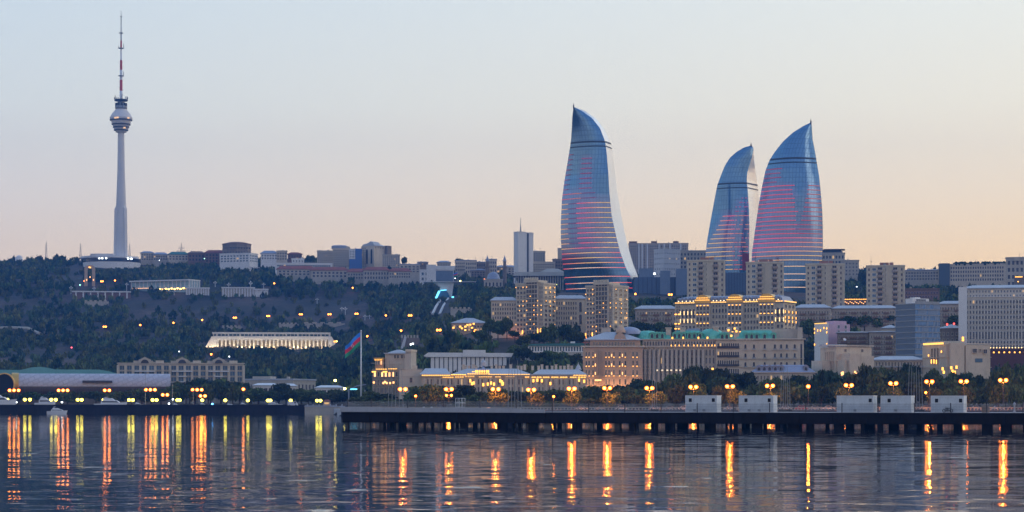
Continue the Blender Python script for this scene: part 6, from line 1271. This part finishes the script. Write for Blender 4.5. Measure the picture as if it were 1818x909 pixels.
t = globe_lamp(1, 1.6, .5, lamp('blue_lamp', (.1, .4, 1), 9.), name='quay_lamp', label='small blue lamp between two boats behind the breakwater', loc=(X(377, 1150), 1150, Z(717.3, 1150) - 1.6))
hill = [(186,580,2,0),(249,577,1,0),(308,573,1,0),(359,568,1,0),(417,564,2,0),(476,561,2,0),(534,558,2,0),(585,558,2,0),(633,557,2,0),(685,560,1,0),(728,560,2,0),(150,499,1,0),(181,499.5,2,0),(204,498,1,0),(487,503,1,0),(626,511,1,0),(860,496,1,0),(712,587,1,0),(779,586,2,0),(652,597,1,0),(843,589,1,0),(910,592,2,0),(974,596,1,0),(1035,570,2,0),(1036,600,2,0),(1190,523,2,0),(1128,522,1,0),(1491,573,2,0),(1558,573,2,0),(1548,585,2,0),(127,617,1,3),(739,492,1,1),(817,499,1,1),(597,606,1,1),(595,675.5,1,1),(612,690,1,1),(142,506,1,4),(784,496,2,2),(318,624,1,2),(375,629,1,0),(407,633,1,2),(283,462,1,2),(363,459,1,4),(372,457,1,4),(1136,568,1,2),(1109,556,1,2),(1521,509,1,2),(497,690,1,1),(543,700,1,0),(535,695,1,0),(808,494,1,2),(877,470,1,2)]
gcol = {0: ('orange', ORANGH), 1: ('yellow', lamp('yellow_hill_lamp', (1, .85, .2), 14.)), 2: ('white', lamp('white_hill_lamp', (.9, .95, 1), 6.)), 3: ('red', lamp('red_hill_lamp', (1, .08, .1), 9.)), 4: ('green white', lamp('green_hill_lamp', (.4, 1, .7), 9.))}
cc = {}
for i, (px, py, n, c) in enumerate(sorted(hill)):
    d = dat(px, min(py + 8, 700)) if py > 466 else 2860; d = max(d, 1180 if px < 640 else 1030); cc[c] = cc.get(c, 0) + 1
    REG.append((px - 6, px + 6, py - 4, py + 8.5, d, 0, 0, 0, -100, -100))
    street(('h', n, c), n, 7.5, .8 if c in (0, 1) else .5, gcol[c][1], 1.9 if n == 2 else 0, px, py, d, 0, f'{gcol[c][0]} lamp on the hillside, {ordn(cc[c]-1)} {gcol[c][0]} one from the left', gcol[c][0] + ' lamps on the hillside')
for i, (px, yt, lab) in enumerate(((258, 661, 'tallest thin grey pole on the marina promenade, in front of the barrel museum'), (306, 680, 'thin grey pole at the right end of the barrel museum'), (343, 694, 'short thin pole just left of the second double orange lamp'))):
    t = root('light_pole', lab, 'pole', (X(px, 1156), 1156, 4.0)); b = MB(); b.tube((0, 0, 0), (0, 0, Z(yt, 1156) - 4), .16, .1, 6); b.build('shaft', greym, t); b = MB(); b.box(-.5, -.2, Z(yt, 1156) - 4, .5, .2, Z(yt, 1156) - 3.6); b.build('head', greym, t)
# tall white unlit park lamps
for i, (px, yt, yb) in enumerate(((126,509,523),(167,510,523),(225,503,515),(309,516,526),(382,500,514),(406,503,520),(445,500,521),(468,503,516),(563,530,540),(607,546,558),(613,546,562),(648,560,572),(656,560,570))):
    d = dat(px, yb); kk = d/F; hgt = (yb - yt)*kk; REG.append((px - 3, px + 3, yt, yb, d, 0, 0, 0, -100, -100))
    if i == 0:
        wl_ = root('park_lamp', '', 'park lamp', (X(px, d), d, Z(yb, d)), 0, 'unlit white park lamps on the hill'); b = MB(); b.tube((0,0,-2),(0,0,hgt),.32,.25,6); b.build('pole', whitem, wl_); b = MB(); b.tube((-1.4,0,hgt*.8),(1.4,0,hgt*.8),.15); b.ball((-1.4,0,hgt*.87),.55,8); b.ball((1.4,0,hgt*.87),.55,8); b.ball((0,0,hgt),.6,8); b.build('globe_head', plast, wl_); o = wl_; h0 = hgt
    else: o = copy_thing(wl_, (X(px, d), d, Z(yb, d)), scale=(1, 1, hgt/h0))
    o['label'] = f'unlit white park lamp on the hillside, {ordn(i)} white one from the left'
# pale footpath on the left slope
b = MB(); pts = [(-20, 586), (12, 587.5), (30, 588.5), (50, 593), (70, 599)]; q = []
for px, py in pts: dd = dat(px, py); z = float(gz(X(px, dd), dd)); q.append((X(px, dd), dd, z + 4.))
for (p, r_) in zip(q[:-1], q[1:]): b.tube(p, r_, 1.3, 1.3, 6)
tag(b.build('pipe_path', stoneG), 'pale track curving down the far left slope', 'path', kind='structure')
# ================================================================== trees
leafm, lnt2, lpb = nodes('foliage'); at = lnt2.nodes.new('ShaderNodeAttribute'); at.attribute_name = 'tint'; oi = lnt2.nodes.new('ShaderNodeObjectInfo')
hs = lnt2.nodes.new('ShaderNodeHueSaturation'); vmap = lnt2.nodes.new('ShaderNodeMapRange'); vmap.inputs['To Min'].default_value = .7; vmap.inputs['To Max'].default_value = 1.4; lnt2.links.new(oi.outputs['Random'], vmap.inputs['Value']); lnt2.links.new(vmap.outputs[0], hs.inputs['Value'])
hm_ = lnt2.nodes.new('ShaderNodeMapRange'); hm_.inputs['To Min'].default_value = .47; hm_.inputs['To Max'].default_value = .53; lnt2.links.new(oi.outputs['Random'], hm_.inputs['Value']); lnt2.links.new(hm_.outputs[0], hs.inputs['Hue'])
lnt2.links.new(at.outputs['Color'], hs.inputs['Color']); lnt2.links.new(hs.outputs[0], lpb.inputs['Base Color']); lpb.inputs['Roughness'].default_value = .8; lpb.inputs['Specular IOR Level'].default_value = .2
def leaf_cloud(kind, seed, cards, size):
    """leaf cards of a crown of unit height (base at 0) and unit radius: (n*4, 3) corners and one tint for each corner"""
    g_ = np.random.default_rng(seed); n = cards
    if kind == 'cypress':
        z = g_.random(n)**.9; r = .98*np.sin(np.pi*np.clip(z*.93 + .07, 0, 1)**.75)*np.sqrt(g_.random(n)); a = g_.random(n)*6.283; c = np.stack([r*np.cos(a), r*np.sin(a), z], -1)
    else:
        L = 9 if kind == 'broad' else 13; lc = g_.normal(size=(L, 3)); lc /= np.linalg.norm(lc, axis=1)[:, None]; lc *= (.25 + .42*g_.random((L, 1))); lc[:, 2] = .52 + lc[:, 2]*.42; lr = .26 + .26*g_.random(L)
        if kind == 'pine': lc[:, 2] = .62 + .34*(g_.random(L) - .35); lc[:, :2] *= 1.2; lr *= .85
        k = g_.integers(0, L, n); v = g_.normal(size=(n, 3)); v /= np.linalg.norm(v, axis=1)[:, None]; v *= (g_.random(n)**.4)[:, None]; c = lc[k] + v*lr[k][:, None]*np.array([1.1, 1.1, .78]); c[:, 2] = np.clip(c[:, 2], .06, 1.05)
    u = g_.normal(size=(n, 3)); u /= np.linalg.norm(u, axis=1)[:, None]; w = np.cross(u, g_.normal(size=(n, 3))); w /= np.linalg.norm(w, axis=1)[:, None]; s = size*(.6 + .8*g_.random(n))[:, None]
    q = np.stack([c - u*s - w*s*.5, c + u*s*.2 - w*s*.8, c + u*s + w*s*.5, c - u*s*.2 + w*s*.8], 1)
    base = np.array({'broad': (.080, .100, .030), 'pine': (.040, .062, .028), 'cypress': (.024, .042, .022), 'willow': (.085, .105, .035)}[kind]); t = (.6 + .8*g_.random(n))[:, None]*base
    return q, np.repeat(t, 4, 0)
def set_tint(me, tint):
    ca = me.color_attributes.new('tint', 'FLOAT_COLOR', 'POINT'); ca.data.foreach_set('color', np.concatenate([tint, np.ones((len(tint), 1))], 1).astype(np.float32).ravel())
TREES = {}
def tree_proto(kind, v):
    key = (kind, v)
    if key in TREES: return TREES[key]
    sz = {'broad': .085, 'pine': .08, 'cypress': .11, 'willow': .08}[kind]; q, t = leaf_cloud(kind, 100 + v*7 + len(kind), {'broad': 1500, 'pine': 1500, 'cypress': 900, 'willow': 1500}[kind], sz)
    q = q.copy(); h_ = {'broad': 10., 'pine': 12., 'cypress': 13., 'willow': 9.}[kind]; r_ = {'broad': 5., 'pine': 5.2, 'cypress': 1.9, 'willow': 5.}[kind]; th = {'broad': 1.6, 'pine': 3., 'cypress': .6, 'willow': 1.2}[kind]
    co_ = q.reshape(-1, 3)*np.array([r_, r_, h_ - th]) + np.array([0, 0, th]); me = npmesh('crown', co_, np.arange(len(co_)).reshape(-1, 4), leafm); set_tint(me, t)
    b = MB(); g_ = random.Random(v); b.tube((0, 0, -1), (.1, .05, th + .28*h_), .32, .2, 7)
    for i in range(5): a = g_.random()*6.28; b.tube((.08, .04, th + h_*(.02 + .04*i)), (r_*.55*math.cos(a), r_*.55*math.sin(a), th + h_*(.3 + .08*i)), .13, .04, 5)
    TREES[key] = (me, b.mesh('trunk', barkm), h_, r_); return TREES[key]
def tree(kind, v, px, ytop, d, zg, wpx=None, label='', group=None, cat='tree'):
    me, tr, h_, r_ = tree_proto(kind, v); H_ = Z(ytop, d) - zg; s = H_/h_; sx_ = s if wpx is None else wpx*d/F/2/r_
    t = root({'broad': 'broadleaf_tree', 'pine': 'pine_tree', 'cypress': 'cypress_tree', 'willow': 'willow_tree'}[kind], label, cat, (X(px, d), d, zg), random.random()*6.28, group); t.scale = (sx_, sx_, s)
    put('crown', me, t); put('trunk', tr, t)
random.seed(21)
prof = [(640,700),(690,694),(740,692),(752,684),(770,676),(790,680),(830,688),(880,690),(930,688),(990,686),(1040,688),(1100,680),(1150,677),(1190,668),(1225,658),(1262,656),(1300,660),(1340,673),(1380,669),(1430,667),(1465,664),(1500,660),(1530,649),(1560,648),(1600,652),(1640,652),(1690,664),(1740,664),(1770,652),(1800,640),(1850,640)]
def ptop(px): return float(np.interp(px, [p[0] for p in prof], [p[1] for p in prof]))
grp = lambda px: ('left stretch of the boulevard, before the lit palace' if px < 1040 else 'middle stretch of the boulevard, before the mansard hotel' if px < 1440 else 'right stretch of the boulevard, behind the site cabins')
n_ = 0
for row, (d, step, dy) in enumerate(((905, 30, 0), (868, 34, 9), (846, 40, 20))):
    px = 640 + row*11
    while px < 1870:
        k_ = random.choices(('broad', 'pine'), (.72, .28))[0]; yt = ptop(px) + dy*(1 + .3*random.random()) + random.uniform(-3, 7)
        g_ = grp(px); zg = float(gz(X(px, d), d)) if d > 866 else 2.45
        tree(k_, random.randrange(4), px + random.uniform(-6, 6), min(yt, 712), d + random.uniform(-10, 10), min(zg, 3.5), random.uniform(42, 66), f'dark {"broadleaf" if k_ == "broad" else "pine"} tree in the {g_}', f'{k_} trees on the {g_.split(",")[0]}'); px += step*random.uniform(.75, 1.2)
for px in (1010, 1085, 1165, 1300, 1372, 1500, 1590, 1655, 1712, 1770, 1800, 950, 885):   # young trees right under the lamps
    tree(random.choice(('broad', 'willow', 'broad')), random.randrange(4), px + random.uniform(-5, 6), (694 if px < 1440 else 686) + random.uniform(-4, 4), 817 + random.uniform(0, 4), 2.45, random.uniform(34, 52), 'small tree lit orange right under a boulevard lamp', 'small trees under the boulevard lamps')
tree('willow', 0, 768, 684, 838, 2.45, 62, 'pale green weeping tree left of the double decked orange lamp', None); tree('willow', 1, 1395, 684, 838, 2.45, 70, 'yellowish green round tree below the slate roofed house'); tree('cypress', 0, 1460, 662, 880, 3, 30, 'dark conifer in front of the stepped stone block'); tree('pine', 1, 1709, 662, 900, 3, 40, 'dark pine in front of the civic block'); tree('pine', 2, 1236, 652, 905, 3, 44, 'tall dark pine before the mansard hotel'); tree('pine', 3, 1280, 658, 900, 3, 40, 'dark pine standing before the joint of hotel and stone block')
for px, yt, w_, lab in ((1584, 654, 9, 'slim dark cypress, left of two before the linking colonnade'), (1595, 653, 10, 'slim dark cypress, right of two before the linking colonnade')): tree('cypress', 1, px, yt, 930, 4, w_, lab)
px = -10
while px < 640:
    for d, dy in ((1215, 0), (1185, 10)):
        base = float(np.interp(px, [40, 130, 200, 300, 380, 420, 450, 480, 520, 560, 640], [692, 689, 688, 680, 672, 676, 690, 686, 684, 694, 690])); k_ = random.choice(('broad', 'broad', 'pine'))
        tree(k_, random.randrange(4), px + random.uniform(-7, 7), base + dy*.7 + random.uniform(-3, 4), d, 4.2, random.uniform(34, 50), f'dark {"broadleaf" if k_ == "broad" else "pine"} tree in the belt behind the marina', f'{k_} trees behind the marina')
    px += random.uniform(17, 25)
for i, (px, yt, yb, w_, lab) in enumerate(((656, 479, 500, 22, 'big dark cypress clump left of two on the ridge below the gabled block'), (691, 474, 501, 26, 'tallest dark cypress clump on the ridge, right of two'), (551, 453, 464, 18, 'round dark tree on the skyline right of the reddish house'), (718, 456, 470, 14, 'dark tree on the skyline right of the grey slab'), (706.5, 459, 470, 10, 'smaller dark tree on the skyline touching the grey slab'), (816, 459, 474, 20, 'dark round tree on the skyline left of the first minaret'), (1085, 582, 604, 16, 'dark tree beside the right ornate tower foot'), (980, 575, 618, 40, 'big dark tree right of the left ornate tower foot'), (893, 478, 500, 16, 'dark tree by the second minaret'), (1531, 481, 512, 22, 'dark tree left of the fourth apartment tower'))):
    d = min(dat(px, yb), 2800) if yb > 480 else 2720; tree('cypress' if i in (0, 1) else 'broad', i % 4, px, yt, d, Z(yb + 2, d), w_, lab)
for i, (px, yt, yb, w_) in enumerate(((868,566,596,26),(884,570,600,30),(900,563,598,26),(914,588,606,22),(928,596,616,30),(948,592,612,26),(966,590,612,28),(1000,578,612,30),(1016,584,612,26),(1030,590,614,24),(915,612,640,34),(930,620,648,36),(955,627,652,34),(975,622,650,30),(992,624,652,34),(1010,630,654,30),(1026,628,654,26),(748,628,652,26),(735,640,664,30),(1130,570,592,24),(1150,574,596,30),(1172,572,594,26),(1190,576,596,20),(1436,566,600,30),(1450,572,604,26),(1480,566,590,30),(1510,562,584,26),(1535,560,584,30),(1560,562,586,28),(1580,560,582,22),(1450,604,640,36),(1440,620,655,34),(1560,624,650,30),(1695,560,580,30),(850,586,606,30),(800,588,606,26))):
    d = min(dat(px, yb), 1290 if yb > 600 else 1330 if px > 1100 else 1300); tree(random.choice(('broad', 'broad', 'pine')), i % 4, px, yt, d, Z(yb + 1, d), w_*1.15, 'dark tree on the slope among the residences and old apartment blocks', 'slope trees among the residences')
# the wooded slopes: nobody could count these crowns
protos_ = [leaf_cloud(k_, 300 + i, 60, .21) for i, k_ in enumerate(('broad', 'broad', 'broad', 'pine', 'pine', 'cypress', 'broad', 'willow'))]
N = 26000; ppx = RNG.uniform(-220, 2040, N); u = RNG.random(N); d0 = np.where(ppx < 640, 1240, 940); dd = np.sqrt(d0**2 + u*(2960.**2 - d0**2)); xx = (ppx - 909)*dd/F
z_ = gz(xx, dd); hh_ = RNG.uniform(4.5, 10.5, N); rr_ = hh_*RNG.uniform(.38, .62, N); yb_ = YH - (z_ - H)*F/dd; kk = F/dd; yt_ = yb_ - hh_*kk
dens = .5 + .5*np.sin(xx*.018 + 2*np.sin(dd*.011))*np.sin(dd*.021 + xx*.007); bare = ((ppx > 225) & (ppx < 655) & (yb_ > 532) & (yb_ < 575)) | ((ppx < 130) & (yb_ > 620) & (yb_ < 655)) | ((ppx < 130) & (yb_ > 532) & (yb_ < 552)) | ((ppx > 80) & (ppx < 150) & (yb_ > 488) & (yb_ < 506)) | ((ppx > 20) & (ppx < 330) & (np.abs(yb_ - 598 + 12*np.sin(ppx*.02)) < 5))
keep = np.where(bare, RNG.random(N) < .10, RNG.random(N) < (.62 + .38*dens)); keep &= ~((yb_ < 466) & (RNG.random(N) < .55)); keep &= ~((dd < 1200) & (ppx > 700) & (RNG.random(N) < .3))
for (p0, p1, y0, y1, bd, ox, oy, rz, w_, dp) in REG:
    c, s_ = math.cos(-rz), math.sin(-rz); lx = (xx - ox)*c - (dd - oy)*s_; ly = (xx - ox)*s_ + (dd - oy)*c
    if w_ > 0: keep &= ~((lx > -rr_ - 1) & (lx < w_ + rr_ + 1) & (ly > -rr_ - 2) & (ly < dp + rr_))
    keep &= ~((dd < bd) & (ppx + rr_*kk > p0) & (ppx - rr_*kk < p1) & (yt_ < y1 - 5.5) & (yb_ > y0))
idx = np.nonzero(keep)[0]; print('hill trees', len(idx)); vs_, ts_ = [], []
for i in idx:
    q, t = protos_[RNG.integers(0, len(protos_))]; a = RNG.random()*6.283; c, s_ = math.cos(a), math.sin(a); p = q.reshape(-1, 3); o = np.empty_like(p)
    o[:, 0] = (p[:, 0]*c - p[:, 1]*s_)*rr_[i] + xx[i]; o[:, 1] = (p[:, 0]*s_ + p[:, 1]*c)*rr_[i] + dd[i]; o[:, 2] = p[:, 2]*hh_[i] + z_[i] - .6; vs_.append(o); ts_.append(t*RNG.uniform(.95, 1.3)*(.75 + .7*float(np.clip(.5 + .5*math.sin(xx[i]*.03 + 1.5*math.sin(dd[i]*.017))*math.sin(dd[i]*.03 + xx[i]*.013), 0, 1)))*np.array([RNG.uniform(.85, 1.35), 1, RNG.uniform(.8, 1.2)]))
co_ = np.concatenate(vs_); me = npmesh('hillside_wood', co_, np.arange(len(co_)).reshape(-1, 4), leafm); set_tint(me, np.concatenate(ts_))
tag(put('hillside_wood', me), 'dark scrubby wood covering the slopes between the buildings', 'wood', kind='stuff')
